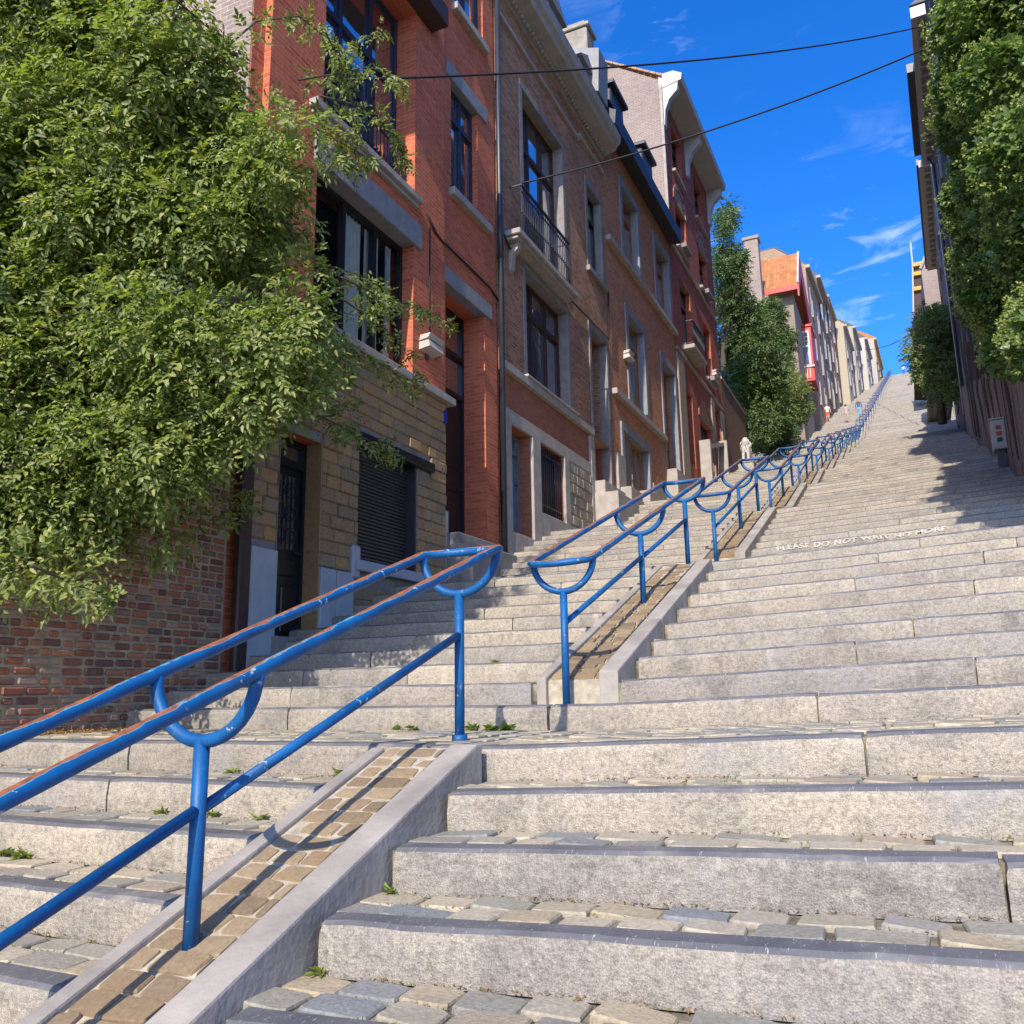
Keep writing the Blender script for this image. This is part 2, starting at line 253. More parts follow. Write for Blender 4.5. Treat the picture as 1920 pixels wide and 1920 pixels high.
# ------------------------------------------------------------------ mesh helpers
class MB:
    def __init__(s): s.v = []; s.f = []; s.mi = []
    def add(s, vs, fs, mi=0):
        o = len(s.v); s.v += [tuple(map(float, v)) for v in vs]
        for f in fs: s.f.append(tuple(i+o for i in f)); s.mi.append(mi)
        return s
    def box(s, x0, x1, y0, y1, z0, z1, mi=0, c=0):
        x0, x1 = min(x0, x1), max(x0, x1); y0, y1 = min(y0, y1), max(y0, y1); z0, z1 = min(z0, z1), max(z0, z1)
        if c <= 0:
            vs = [(x, y, z) for x in (x0, x1) for y in (y0, y1) for z in (z0, z1)]
            return s.add(vs, [(0, 1, 3, 2), (4, 6, 7, 5), (0, 4, 5, 1), (2, 3, 7, 6), (0, 2, 6, 4), (1, 5, 7, 3)], mi)
        c = min(c, (x1-x0)*.45, (y1-y0)*.45, (z1-z0)*.45); vs = []; lo = (x0, y0, z0); hi = (x1, y1, z1); idx = {}
        for a in range(2):
            for b in range(2):
                for d in range(2):
                    for ax in range(3):
                        k = (a, b, d); p = [hi[i] if k[i] else lo[i] for i in range(3)]
                        for i in range(3):
                            if i != ax: p[i] += -c if k[i] else c
                        idx[(a, b, d, ax)] = len(vs); vs.append(tuple(p))
        fs = []
        I = lambda k, ax: idx[(k[0], k[1], k[2], ax)]
        for ax in range(3):
            o = [i for i in range(3) if i != ax]
            for sd in (0, 1):
                ring = []
                for (p, q) in ((0, 0), (1, 0), (1, 1), (0, 1)):
                    k = [0, 0, 0]; k[ax] = sd; k[o[0]] = p; k[o[1]] = q; ring.append(I(k, ax))
                if (sd == 0) ^ (ax == 1): ring = ring[::-1]
                fs.append(tuple(ring))
        for ax in range(3):
            o = [i for i in range(3) if i != ax]
            for p in (0, 1):
                for q in (0, 1):
                    k0 = [0, 0, 0]; k1 = [0, 0, 0]; k0[ax] = 0; k1[ax] = 1
                    for k in (k0, k1): k[o[0]] = p; k[o[1]] = q
                    r = (I(k0, o[0]), I(k1, o[0]), I(k1, o[1]), I(k0, o[1]))
                    fs.append(r if (p ^ q ^ (ax == 1)) else r[::-1])
        for a in range(2):
            for b in range(2):
                for d in range(2):
                    r = (idx[(a, b, d, 0)], idx[(a, b, d, 1)], idx[(a, b, d, 2)]); fs.append(r if (a ^ b ^ d) else r[::-1])
        return s.add(vs, fs, mi)
    def tube(s, pts, r, n=10, mi=0, closed=False, caps=True, r1=None):
        P = [Vector(p) for p in pts]; N = len(P); base = len(s.v); prev = None
        for i, p in enumerate(P):
            if closed: d = P[(i+1) % N]-P[i-1]
            else: d = P[min(i+1, N-1)]-P[max(i-1, 0)]
            d.normalize()
            if prev is None:
                a = Vector((0, 0, 1)) if abs(d.z) < .9 else Vector((1, 0, 0)); u = d.cross(a).normalized()
            else: u = (prev - d*prev.dot(d)).normalized()
            prev = u; w = d.cross(u); rr = r if r1 is None else r+(r1-r)*i/max(1, N-1)
            for k in range(n):
                t = 2*math.pi*k/n; q = p+u*(rr*math.cos(t))+w*(rr*math.sin(t)); s.v.append(tuple(q))
        for i in range(N if closed else N-1):
            j = (i+1) % N
            for k in range(n):
                l = (k+1) % n; s.f.append((base+i*n+k, base+i*n+l, base+j*n+l, base+j*n+k)); s.mi.append(mi)
        if caps and not closed:
            s.f.append(tuple(base+k for k in range(n))[::-1]); s.mi.append(mi); s.f.append(tuple(base+(N-1)*n+k for k in range(n))); s.mi.append(mi)
        return s
    def prism(s, poly, axis, a0, a1, mi=0):
        """extrude a polygon along an axis: axis 'x' -> poly in (y,z); 'y' -> (x,z); 'z' -> (x,y)"""
        n = len(poly)
        def mk(p, a): return {'x': (a, p[0], p[1]), 'y': (p[0], a, p[1]), 'z': (p[0], p[1], a)}[axis]
        vs = [mk(p, a0) for p in poly]+[mk(p, a1) for p in poly]
        fs = [tuple(range(n))[::-1], tuple(range(n, 2*n))]+[(i, (i+1) % n, n+(i+1) % n, n+i) for i in range(n)]
        return s.add(vs, fs, mi)
    def quad(s, a, b, c, d, mi=0): return s.add([a, b, c, d], [(0, 1, 2, 3)], mi)
    def mesh(s, name, mats, smooth=False, recalc=True):
        me = bpy.data.meshes.new(name); me.from_pydata(s.v, [], s.f)
        for m_ in (mats if isinstance(mats, (list, tuple)) else [mats]): me.materials.append(m_)
        if any(s.mi): me.polygons.foreach_set('material_index', s.mi)
        if recalc:
            bm = bmesh.new(); bm.from_mesh(me); bmesh.ops.recalc_face_normals(bm, faces=bm.faces); bm.to_mesh(me); bm.free()
        if smooth: me.polygons.foreach_set('use_smooth', [True]*len(me.polygons))
        return me
def link(name, data, parent=None, loc=(0, 0, 0)):
    o = bpy.data.objects.new(name, data); COL.objects.link(o); o.location = loc
    if parent is not None: o.parent = parent
    return o
def ob(name, mb, mats, parent=None, smooth=False, loc=(0, 0, 0), recalc=True): return link(name, mb.mesh(name, mats, smooth, recalc), parent, loc)
def tag(o, label=None, cat=None, group=None, kind=None):
    for k, v in (('label', label), ('category', cat), ('group', group), ('kind', kind)):
        if v: o[k] = v
    return o
def thing(name, label, cat, group=None, loc=(0, 0, 0)): return tag(link(name, None, None, loc), label, cat, group)
def bulk_mesh(name, V, F, mat, smooth=False):
    """V (n,3) array, F (m,k) array of equal-sided faces"""
    me = bpy.data.meshes.new(name); V = np.ascontiguousarray(V, np.float32); F = np.ascontiguousarray(F, np.int32); k = F.shape[1]
    me.vertices.add(len(V)); me.vertices.foreach_set('co', V.ravel()); me.loops.add(F.size); me.loops.foreach_set('vertex_index', F.ravel())
    me.polygons.add(len(F)); me.polygons.foreach_set('loop_start', np.arange(0, F.size, k, dtype=np.int32)); me.polygons.foreach_set('loop_total', np.full(len(F), k, np.int32))
    me.update(calc_edges=True); me.materials.append(mat)
    if smooth: me.polygons.foreach_set('use_smooth', [True]*len(F))
    return me
ORD = ['first', 'second', 'third', 'fourth', 'fifth', 'sixth', 'seventh', 'eighth', 'ninth', 'tenth', 'eleventh', 'twelfth', 'thirteenth', 'fourteenth', 'fifteenth', 'sixteenth', 'seventeenth', 'eighteenth', 'nineteenth', 'twentieth']
ORD += ['twenty-'+o for o in ORD[:9]]+['thirtieth']+['thirty-'+o for o in ORD[:9]]

# ------------------------------------------------------------------ the profile of the stairs
RISE = 0.17; SEC0, SEC1, BREAK = -2, 31, 11
def sec(s):
    """section s: start x offset, y, z of its landing nosing, its length, its landing depth"""
    if s < BREAK: return 0.0, 5.8*s, 1.7*s, 5.8, 1.65
    t = (s-BREAK)/20.0
    return 3.0*t, 63.8+(s-BREAK)*4.36, 18.7+1.7*(s-BREAK), 4.36, .9
def ground_z(y):
    if y < 63.8: return y*1.7/5.8
    return 18.7+min(y, 151.0)*1.7/4.36-63.8*1.7/4.36
def drift(y): return 3.0*max(0, min(1, (y-63.8)/87.2))
XL, XRAMP0, XRAMP1, TILT = -4.62, -.71, -.05, .041
RA, RB = 3.584, .037                      # the right-hand frontage runs along x = RA + RB*y
def xr(y): return RA+RB*y

# ground sheet
gb = MB(); ys = [-3000, -60, -12, 0, 30, 63.8, 90, 120, 151, 175, 3000]; zs = [-9, -9, -4.6, -.9, 8.0, 17.9, 28.0, 39.7, 51.9, 52.3, 52.3]
for i in range(len(ys)-1): gb.quad((-2500, ys[i], zs[i]), (2500, ys[i], zs[i]), (2500, ys[i+1], zs[i+1]), (-2500, ys[i+1], zs[i+1]))
tag(ob('ground', gb, M_SOIL), kind='structure')

# stairs: core under the stones, then each block, each sett
core = MB()
for s in range(SEC0, SEC1):
    dx, Y, Z, P, Lg = sec(s); t = (P-Lg)/9
    pr = [(0, 0)]
    edges = [(0.0, Lg, 0)]+[(Lg+(k-1)*t, Lg+k*t, k) for k in range(1, 10)]
    for a, b, k in edges:
        for (x0, x1, tl) in ((XL, XRAMP0, 0), (XRAMP1, 1.0, TILT)):
            if tl: x1 = xr(Y+a)-dx+.35
            z = Z+k*RISE-.020
            core.quad((dx+x0, Y+a+.05, z+tl*x0), (dx+x1, Y+a+.05, z+tl*x1), (dx+x1, Y+b+.06, z+tl*x1), (dx+x0, Y+b+.06, z+tl*x0))
            core.quad((dx+x0, Y+a+.05, z-.3+tl*x0), (dx+x1, Y+a+.05, z-.3+tl*x1), (dx+x1, Y+a+.05, z+tl*x1), (dx+x0, Y+a+.05, z+tl*x0))
        # under the ramp
    core.quad((dx+XRAMP0, Y+.03, Z-.012), (dx, Y+.03, Z-.012), (dx, Y+Lg+.06, Z-.012), (dx+XRAMP0, Y+Lg+.06, Z-.012))
    core.quad((dx+XRAMP0, Y+Lg+.05, Z+RISE-.012), (dx, Y+Lg+.05, Z+RISE-.012), (dx, Y+Lg+.7, Z+RISE-.012), (dx+XRAMP0, Y+Lg+.7, Z+RISE-.012))
stairs = tag(ob('stairs', core, M_SOIL, recalc=False), kind='structure')

def block_mb(mb, L, n, jit, rng, depth=.115, h=.185):
    """one long step stone, its front at y=0, its top at z=0; worn, uneven nosing"""
    prof = [(.006, -h, 0), (.0, -.10, 0), (.001, -.042, 0), (.006, -.016, 1), (.024, -.002, 1), (depth, .001, 1), (depth+.01, -h, 0)]
    xs = np.linspace(0, L, n+1); J = rng.normal(0, 1, (n+1, 2)); J = (J+np.roll(J, 1, 0)+np.roll(J, -1, 0))/3*jit; base = len(mb.v)
    for i, x in enumerate(xs):
        e = 1.0 if i in (0, n) else 0.0
        for j, (y, z, _) in enumerate(prof):
            w = (0, .6, .9, 1.2, 1.0, .3, 0)[j]; q = rng.normal(0, jit*.35)
            mb.v.append((x+(e*.006*(1 if i == 0 else -1) if j in (3, 4) else 0), y+J[i, 0]*w+q*(.5 < w)+e*.006*(j in (2, 3)), z+J[i, 1]*w-e*.005*(j in (3, 4))))
    m_ = len(prof)
    for i in range(n):
        for j in range(m_-1):
            a = base+i*m_+j; mb.f.append((a, a+m_, a+m_+1, a+1)); mb.mi.append(1 if j >= 3 and j < 5 else 0)
    mb.f.append(tuple(base+j for j in range(m_))); mb.mi.append(0); mb.f.append(tuple(base+n*m_+j for j in range(m_))[::-1]); mb.mi.append(0)
rng = np.random.default_rng(3); nblocks = 0; far = MB()
def shear(vs, tl, x0): return [(x, y, z+tl*(x+x0)) for x, y, z in vs]
for s in list(range(-1, SEC1))+[-2]:
    dx, Y, Z, P, Lg = sec(s); t = (P-Lg)/9
    for k in (range(1, 11) if s > -2 else range(1, 11)):
        y = Y+Lg+(k-1)*t if k < 10 else Y+P
        d2 = dx if k < 10 else sec(s+1)[0]
        for tl, x0, x1 in ((0, XL, XRAMP0-.02), (TILT, XRAMP1+.03, xr(y)-d2+.3)):
            if k in (1, 10): 
                if tl == 0: x1 = XRAMP0+.30
                else: x0 = XRAMP0+.31
            detailed = -2 < s < 6 and nblocks < 298
            x = x0
            while x < x1-.02:
                L = rng.uniform(1.15, 2.9) if detailed else x1-x0
                if x1-x-L < .6: L = x1-x
                near = s <= 0
                n = max(3, int(L/.11)) if near else (max(2, int(L/.4)) if detailed else 1)
                mb = MB(); block_mb(mb, L-(.010 if detailed else .0), n, 0.0032 if near else .0025 if detailed else 0, rng)
                dz = rng.normal(0, .003) if detailed else 0; dy = rng.normal(0, .005) if detailed and (s, k) != (1, 3) else 0
                mb.v = [(vx+d2+x, vy+y+dy, vz+Z+k*RISE+dz+(tl*max(0, vx+x) if tl else 0)) for vx, vy, vz in mb.v]
                if detailed:
                    ob('step_stone', mb, [M_FACE, M_TOP], stairs, recalc=False); nblocks += 1
                else:
                    o = len(far.v); far.v += mb.v; far.f += [tuple(i+o for i in f) for f in mb.f]; far.mi += mb.mi
                x += L
tag(ob('step_stones', far, [M_FACE, M_TOP], stairs, recalc=False), kind='stuff')

# setts: a handful of worn shapes
def sett_shape(lx, ly, rng, h=.06, r=.16):
    q = rng.uniform(-.10, .10, (4, 2))*min(lx, ly)
    c = [(-.5*lx+q[0, 0], -.5*ly+q[0, 1]), (.5*lx+q[1, 0], -.5*ly+q[1, 1]), (.5*lx+q[2, 0], .5*ly+q[2, 1]), (-.5*lx+q[3, 0], .5*ly+q[3, 1])]
    def ring(sc, z, cut):
        out = []
        for i in range(4):
            a, b, p = c[i], c[(i+1) % 4], c[i-1]
            out += [((a[0]+(p[0]-a[0])*cut)*sc, (a[1]+(p[1]-a[1])*cut)*sc, z), ((a[0]+(b[0]-a[0])*cut)*sc, (a[1]+(b[1]-a[1])*cut)*sc, z)]
        return out
    v = ring(1.0, -h, .05)+ring(.99, -.009, .07)+ring(.945, -.0012, .10)+[(rng.normal(0, .02), rng.normal(0, .01), rng.normal(0, .0018))]
    f = []
    for lv in range(2):
        for i in range(8): f.append((lv*8+i, lv*8+(i+1) % 8, lv*8+8+(i+1) % 8, lv*8+8+i))
    f += [(16+i, 16+(i+1) % 8, 24) for i in range(8)]
    return v, f
SH = [sett_shape(.205, .135, rng) for _ in range(8)]
SHM = []
for v, f in SH:
    mb = MB().add(v, f); SHM.append(mb.mesh('paving_sett', M_SETT))
RSH = [sett_shape(.205, .115, rng) for _ in range(6)]; RSHM = [MB().add(v, f).mesh('ramp_sett', M_RSETT) for v, f in RSH]
nsett = 0; st_bulk = MB(); jobs = []
for s in (-2, -1, 0, 1):
    dx, Y, Z, P, Lg = sec(s); t = (P-Lg)/9
    tre = [(0, .122, Lg-.02)]+[(k, Lg+(k-1)*t+.122, Lg+k*t-.012) for k in range(1, 10)]
    for k, a, b in tre:
        nr = max(1, round((b-a)/.16)); rw = (b-a)/nr
        for tl, x0, x1 in ((TILT, XRAMP1+.03, xr(Y+a)+.2), (0, XL, XRAMP0-.02)):
            for r in range(nr):
                x = x0-rng.uniform(0, .12)
                while x < x1:
                    L = rng.uniform(.19, .29)
                    if x+L > x0+.05: jobs.append((x+L/2, Y+a+(r+.5)*rw, Z+k*RISE+(tl*(x+L/2) if tl else 0)+rng.normal(0, .0025), L, rw, tl, s, k))
                    x += L
            if k == 0 and tl:
                for r in range(nr):
                    for x in np.arange(XRAMP0+.1, XRAMP1-.02, .21): jobs.append((x, Y+a+(r+.5)*rw, Z+rng.normal(0, .002), .21, rw, 0, s, k))
def vis_key(j):
    d = np.array(j[:3])-CPOS; z = d@CFW
    if z < .4 or j[2] > .2: return -1
    px, py = CF*(d@CR)/z, -CF*(d@CU)/z
    if abs(px) > 990 or abs(py) > 990: return -1
    return (CPOS[2]-j[2])/z**3
jobs.sort(key=vis_key, reverse=True)
for j in jobs:
    x, y, z, L, rw, tl, s, k = j
    i = int(rng.integers(8)); rot = rng.normal(0, .03)+(math.pi if rng.random() < .5 else 0); sx, sy = (L-.022)/.205, (rw-.020)/.135
    if nsett < 298:
        o = link('paving_sett', SHM[i], stairs, (x, y, z)); o.scale = (sx, sy, 1); o.rotation_euler = (rng.normal(0, .012), -math.atan(tl)+rng.normal(0, .015), rot); nsett += 1
    elif j[2] < 1.0:
        v, f = SH[i]; c, sn = math.cos(rot), math.sin(rot)
        st_bulk.add([(x+(a*sx*c-b*sy*sn), y+(a*sx*sn+b*sy*c), z+d+tl*(a*sx)) for a, b, d in v], f)
tag(ob('paving_setts', st_bulk, M_SETT, stairs, False, recalc=False), kind='stuff')

# ramps with kerbs and setts, and the handrails
def nose(y, P, Lg): return RISE+(y-Lg)*RISE/((P-Lg)/9)
def kerb_mesh(P, Lg, xo, w, ya, yb, low=.62):
    up = .055 if xo > -.5 else .012
    mb = MB(); top = lambda y: min(nose(y, P, Lg)+up, 1.7+.012)
    yk = Lg+(1.712-up-RISE)*((P-Lg)/9)/RISE
    yy = [ya]+([yk] if ya < yk < yb else [])+[yb]
    poly = [(y, top(y)) for y in yy]+[(yb, top(yb)-low), (ya, max(top(ya)-low, RISE-.05))]
    mb.prism(poly, 'x', xo, xo+w); return mb
def bevel(me, w, seg=2):
    bm = bmesh.new(); bm.from_mesh(me); bmesh.ops.recalc_face_normals(bm, faces=bm.faces)
    bmesh.ops.bevel(bm, geom=list(bm.edges), offset=w, segments=seg, profile=.6, affect='EDGES', clamp_overlap=True); bm.to_mesh(me); bm.free(); return me
RC = {}
def ramp_meshes(P, Lg):
    if P in RC: return RC[P]
    y0 = Lg+.5; ym = Lg+.5+(P-Lg-.5)*.36; y1 = P-.06; k = []
    for xo, wk in ((XRAMP1-.15, .15), (XRAMP0, .08)):
        for a, b in ((y0, ym-.006), (ym+.006, y1)): k.append(bevel(kerb_mesh(P, Lg, xo, wk, a, b).mesh('kerb', M_KERB), .012))
    bed = MB(); z = lambda y: min(nose(y, P, Lg)-.012, 1.692)
    bed.prism([(y0+.05, z(y0)), (P-.05, z(P-.05)), (P, 1.685), (P, 1.2), (y0+.05, RISE-.02)], 'x', XRAMP0+.07, XRAMP1-.14)
    RC[P] = (k, bed.mesh('ramp', M_MORTAR), z, y0); return RC[P]
def rail_meshes(P, Lg, hi):
    key = (P, hi)
    if key in RC: return RC[key]
    n = 14 if hi else 8; xc = -.44; w = .25; y1, y3 = Lg+.44, P+.42; y2 = (y1+y3)/2+.085
    k = RISE/((P-Lg)/9); rz = lambda y: nose(y, P, Lg)+.93
    pts = []; e = .17
    ya, yb = y1-.02, y3+.0
    for y in np.linspace(ya, yb, 9): pts.append((xc+w, y, rz(y)))
    for a in np.linspace(0, math.pi, 9)[1:-1]: y = yb+e*math.sin(a); pts.append((xc+w*math.cos(a), y, rz(yb)+.03*math.sin(a)))
    for y in np.linspace(yb, ya, 9): pts.append((xc-w, y, rz(y)))
    for a in np.linspace(0, math.pi, 9)[1:-1]: y = ya-e*math.sin(a); pts.append((xc-w*math.cos(a), y, rz(ya)-.05*math.sin(a)))
    top = MB().tube(pts, .0265, n, closed=True).mesh('top_rail', M_RAIL, True)
    posts = []
    for y, zb in ((y1, RISE-.02), (y2, nose(y2, P, Lg)-.06), (y3, 1.7-.02)):
        zt = rz(y)-w-.005; mb = MB().tube([(xc, y, zb), (xc, y, zt+.01)], .029, n)
        ring = MB().tube([(xc+w*math.cos(a), y, rz(y)+w*math.sin(a)*1.0) for a in np.linspace(math.pi, 2*math.pi, 17)], .0255, n)
        if y == y3: mb.tube([(xc, y, zb), (xc, y, zb+.05)], .045, n)
        posts.append((mb.mesh('post', M_POST, True), ring.mesh('half_ring', M_POST, True)))
    mids = []
    for a, b in ((y1, y2), (y2, y3)): mids.append(MB().tube([(xc, a+.01, rz(a)-.49), (xc, b-.01, rz(b)-.49)], .0225, n).mesh('lower_rail', M_POST, True))
    RC[key] = (top, posts, mids); return RC[key]
ramp_bulk = MB(); nr_ = 0
for s in range(-2, SEC1):
    dx, Y, Z, P, Lg = sec(s); ks, bed, bz, y0 = ramp_meshes(P, Lg)
    if s > -2 or True:
        rp = link('ramp', bed, stairs, (dx, Y, Z))
        for kme in ks: link('kerb', kme, rp)
    if s in (-1, 0):
        ring = MB()
        for fy in ((.30, .68, .93) if s == -1 else (.75,)):
            yy = y0+(P-y0)*fy; zz = bz(yy)-.16; ring.tube([(XRAMP1+.003, yy+.017*math.cos(a), zz+.017*math.sin(a)) for a in np.linspace(0, 2*math.pi, 13)[:-1]], .005, 6, closed=True)
            ring.add([(XRAMP1+.002, yy+.014*math.cos(a), zz+.014*math.sin(a)) for a in np.linspace(0, 2*math.pi, 13)[:-1]], [tuple(range(12))])
            wp = ob('weep_hole', ring, M_DARK, rp, recalc=False); ring = MB()
    y = y0+.06; sl = math.atan(RISE/((P-Lg)/9)); row = 0; lim = P-.12
    while y < lim and s < 7:
        rw = .112*math.cos(sl); off = (0, .07)[row % 2]
        x = XRAMP0+.085-rng.uniform(0, .1)
        while x < XRAMP1-.17:
            L = rng.uniform(.13, .24); xa, xb = max(x, XRAMP0+.085), min(x+L, XRAMP1-.155)
            if xb-xa > .05:
                i = int(rng.integers(6)); sx, sy = (xb-xa-.016)/.205, .86; zz = bz(y+rw/2)+.003+rng.normal(0, .002)
                if s in (-1, 0) and nr_ < 296:
                    o = link('ramp_sett', RSHM[i], rp, ((xa+xb)/2, y+rw/2, zz)); o.scale = (sx, sy, 1); o.rotation_euler = (sl+rng.normal(0, .03), rng.normal(0, .02), rng.normal(0, .03)); nr_ += 1
                else:
                    v, f = RSH[i]; c, sn = math.cos(sl), math.sin(sl)
                    ramp_bulk.add([(dx+(xa+xb)/2+a*sx, Y+y+rw/2+b*sy*c-d*sn, Z+zz+b*sy*sn+d*c) for a, b, d in v], f)
            x += L
        y += rw; row += 1
    if s == -2: continue
    hr = thing('handrail', (ORD[s+1]+' blue tubular handrail section counted up from the nearest') if s > -1 else 'nearest blue tubular handrail section, its paint worn to rust on top', 'handrail', 'blue handrails on the ramps between the two flights', (dx, Y, Z))
    top, posts, mids = rail_meshes(P, Lg, s < 4)
    link('top_rail', top, hr)
    for pm, rm in posts: po = link('post', pm, hr); link('half_ring', rm, po)
    for mm_ in mids: link('lower_rail', mm_, hr)
tag(ob('ramp_setts', ramp_bulk, M_RSETT, stairs, False, recalc=False), kind='stuff')
#PART2
# ------------------------------------------------------------------ houses: local x points to the street, y runs uphill, z is up
def wall(h, u0, u1, z0, z1, holes, mat, x=0.0, depth=.45, name='wall', back=.5, ends=True):
    mb = MB(); us = sorted({u0, u1, *[v for o in holes for v in (o[0], o[1])]}); zs = sorted({z0, z1, *[v for o in holes for v in (o[2], o[3])]})
    us = [u for u in us if u0 <= u <= u1]; zs = [z for z in zs if z0 <= z <= z1]
    for i in range(len(us)-1):
        for j in range(len(zs)-1):
            cu, cz = (us[i]+us[i+1])/2, (zs[j]+zs[j+1])/2
            if any(o[0] < cu < o[1] and o[2] < cz < o[3] for o in holes): continue
            mb.quad((x, us[i], zs[j]), (x, us[i+1], zs[j]), (x, us[i+1], zs[j+1]), (x, us[i], zs[j+1]))
    for o in holes:
        a, b, c, d = o[0]-.004, o[1]+.004, o[2]-.004, o[3]+.004; xb = x-(o[4] if len(o) > 4 else depth)
        mb.quad((xb, a, c), (xb, a, d), (x, a, d), (x, a, c)); mb.quad((x, b, c), (x, b, d), (xb, b, d), (xb, b, c))
        mb.quad((x, a, c), (x, b, c), (xb, b, c), (xb, a, c)); mb.quad((xb, a, d), (xb, b, d), (x, b, d), (x, a, d))
    if ends:
        mb.quad((x-back, u0, z0), (x, u0, z0), (x, u0, z1), (x-back, u0, z1)); mb.quad((x, u1, z0), (x-back, u1, z0), (x-back, u1, z1), (x, u1, z1))
        mb.quad((x, u0, z1), (x, u1, z1), (x-back, u1, z1), (x-back, u0, z1))
    return ob(name, mb, mat, h, recalc=False)
def slab(h, name, x0, x1, u0, u1, z0, z1, mat, c=.012): return ob(name, MB().box(x0, x1, u0, u1, z0, z1, 0, c), mat, h)
def window(h, u0, u1, z0, z1, x, mat, cols=(), rows=(), fw=.06, glass=None, th=.06, name='window', bars=()):
    """frame with mullions (cols) and transoms (rows, fractions), each pane a sub-part"""
    mb = MB(); e = .003
    mb.box(x-th, x, u0, u0+fw, z0, z1); mb.box(x-th, x, u1-fw, u1, z0, z1); mb.box(x-th, x-e, u0+fw, u1-fw, z0, z0+fw); mb.box(x-th, x-e, u0+fw, u1-fw, z1-fw, z1)
    cu = [u0+fw*.5]+[u0+(u1-u0)*c for c in cols]+[u1-fw*.5]; cz = [z0+fw*.5]+[z0+(z1-z0)*r for r in rows]+[z1-fw*.5]
    for c in cu[1:-1]: mb.box(x-th+.004, x+.012, c-fw*.55, c+fw*.55, z0+fw, z1-fw)
    for r in cz[1:-1]: mb.box(x-th+.002, x+.02, u0+fw, u1-fw, r-fw*.6, r+fw*.6)
    for i in range(len(cu)-1):
        for j in range(len(cz)-1):      # sash around each pane
            a, b, c, d = cu[i]+fw*.5, cu[i+1]-fw*.5, cz[j]+fw*.5, cz[j+1]-fw*.5; q = fw*.45; xx = x-.02
            mb.box(xx-.03, xx, a, a+q, c, d); mb.box(xx-.03, xx, b-q, b, c, d); mb.box(xx-.03, xx-.002, a+q, b-q, c, c+q); mb.box(xx-.03, xx-.002, a+q, b-q, d-q, d)
    w = ob(name, mb, mat, h)
    for i in range(len(cu)-1):
        for j in range(len(cz)-1):
            tl = random.gauss(0, .004); ob('pane', MB().add([(x-.04+tl, cu[i], cz[j]), (x-.04-tl, cu[i+1], cz[j]), (x-.04-tl, cu[i+1], cz[j+1]), (x-.04+tl, cu[i], cz[j+1])], [(0, 1, 2, 3)]), glass or M_GLASS, w, recalc=False)
    return w
def door(h, u0, u1, z0, z1, x, mat, top=None, glazed=False):
    """panelled leaf in a frame, a transom light above when top is given"""
    mb = MB(); fw = .07; mb.box(x-.1, x, u0, u0+fw, z0, z1); mb.box(x-.1, x, u1-fw, u1, z0, z1); mb.box(x-.1, x-.003, u0+fw, u1-fw, z1-fw, z1)
    zt = top or z1-fw
    if top: mb.box(x-.1, x+.02, u0+fw, u1-fw, top, top+.09)
    mb.box(x-.09, x-.04, u0+fw, u1-fw, z0, zt)
    n = 3; hh = (zt-z0); a, b = u0+fw+.09, u1-fw-.09; mid = (a+b)/2
    for (f0, f1) in ((.04, .30), (.36, .46), (.52, .95)):
        if glazed and f0 > .5: continue
        for (p, q) in (((a, mid-.03), (mid+.03, b)) if f0 < .3 else ((a, b),)): mb.box(x-.05, x-.022, p, q, z0+hh*f0, z0+hh*f1, 0, .015)
    d = ob('door', mb, mat, h)
    if glazed:
        ob('pane', MB().box(x-.045, x-.036, a, b, z0+hh*.52, z0+hh*.95), M_GLASS, d)
        g = MB()
        for i in range(6): u = a+(b-a)*(i+.5)/6; g.tube([(x-.012, u, z0+hh*.52), (x-.012, u, z0+hh*.95)], .008, 6)
        for f in (.60, .735, .87):
            for i in range(3): u = a+(b-a)*(i+.5)/3; g.tube([(x-.012, u+.09*math.cos(t), z0+hh*f+.09*math.sin(t)) for t in np.linspace(0, 2*math.pi, 13)[:-1]], .007, 5, closed=True)
        ob('grille', g, M_IRON, d)
    if top: ob('pane', MB().box(x-.06, x-.05, u0+fw, u1-fw, top+.09, z1-fw), M_GLASS, d)
    ob('handle', MB().tube([(x-.02, u1-fw-.06, z0+1.02), (x+.03, u1-fw-.06, z0+1.02), (x+.03, u1-fw-.16, z0+1.02)], .011, 8), M_ZINC, d)
    return d
def railing(h, u0, u1, z0, z1, x, mat, n, ret=.0, ornament=True):
    r = ob('balcony_railing', MB().box(x-.025, x+.025, u0, u1, z1-.035, z1).box(x-.012, x+.012, u0, u1, z0+.05, z0+.075).box(x-.012, x+.012, u0, u1, z1-.17, z1-.15), mat, h)
    me = MB().tube([(0, 0, 0), (0, 0, z1-z0-.04)], .010, 6).tube([(0, 0, (z1-z0)*.42), (0, 0, (z1-z0)*.45)], .022, 6).mesh('baluster', mat, True)
    for i in range(n): link('baluster', me, r, (x, u0+.03+(u1-u0-.06)*i/(n-1), z0))
    if ornament:
        g = MB(); k = max(3, n//2)
        for i in range(k): u = u0+.08+(u1-u0-.16)*i/(k-1); g.tube([(x, u+.055*math.cos(t), z1-.09+.052*math.sin(t)) for t in np.linspace(0, 2*math.pi, 11)[:-1]], .007, 5, closed=True)
        tag(ob('ring_frieze', g, mat, r), kind='stuff')
    if ret:
        for u in (u0, u1):
            ob('railing_return', MB().box(x-ret, x, u-.012, u+.012, z1-.035, z1), mat, r); ob('railing_return', MB().box(x-ret, x, u-.01, u+.01, z0+.05, z0+.075), mat, r)
    return r
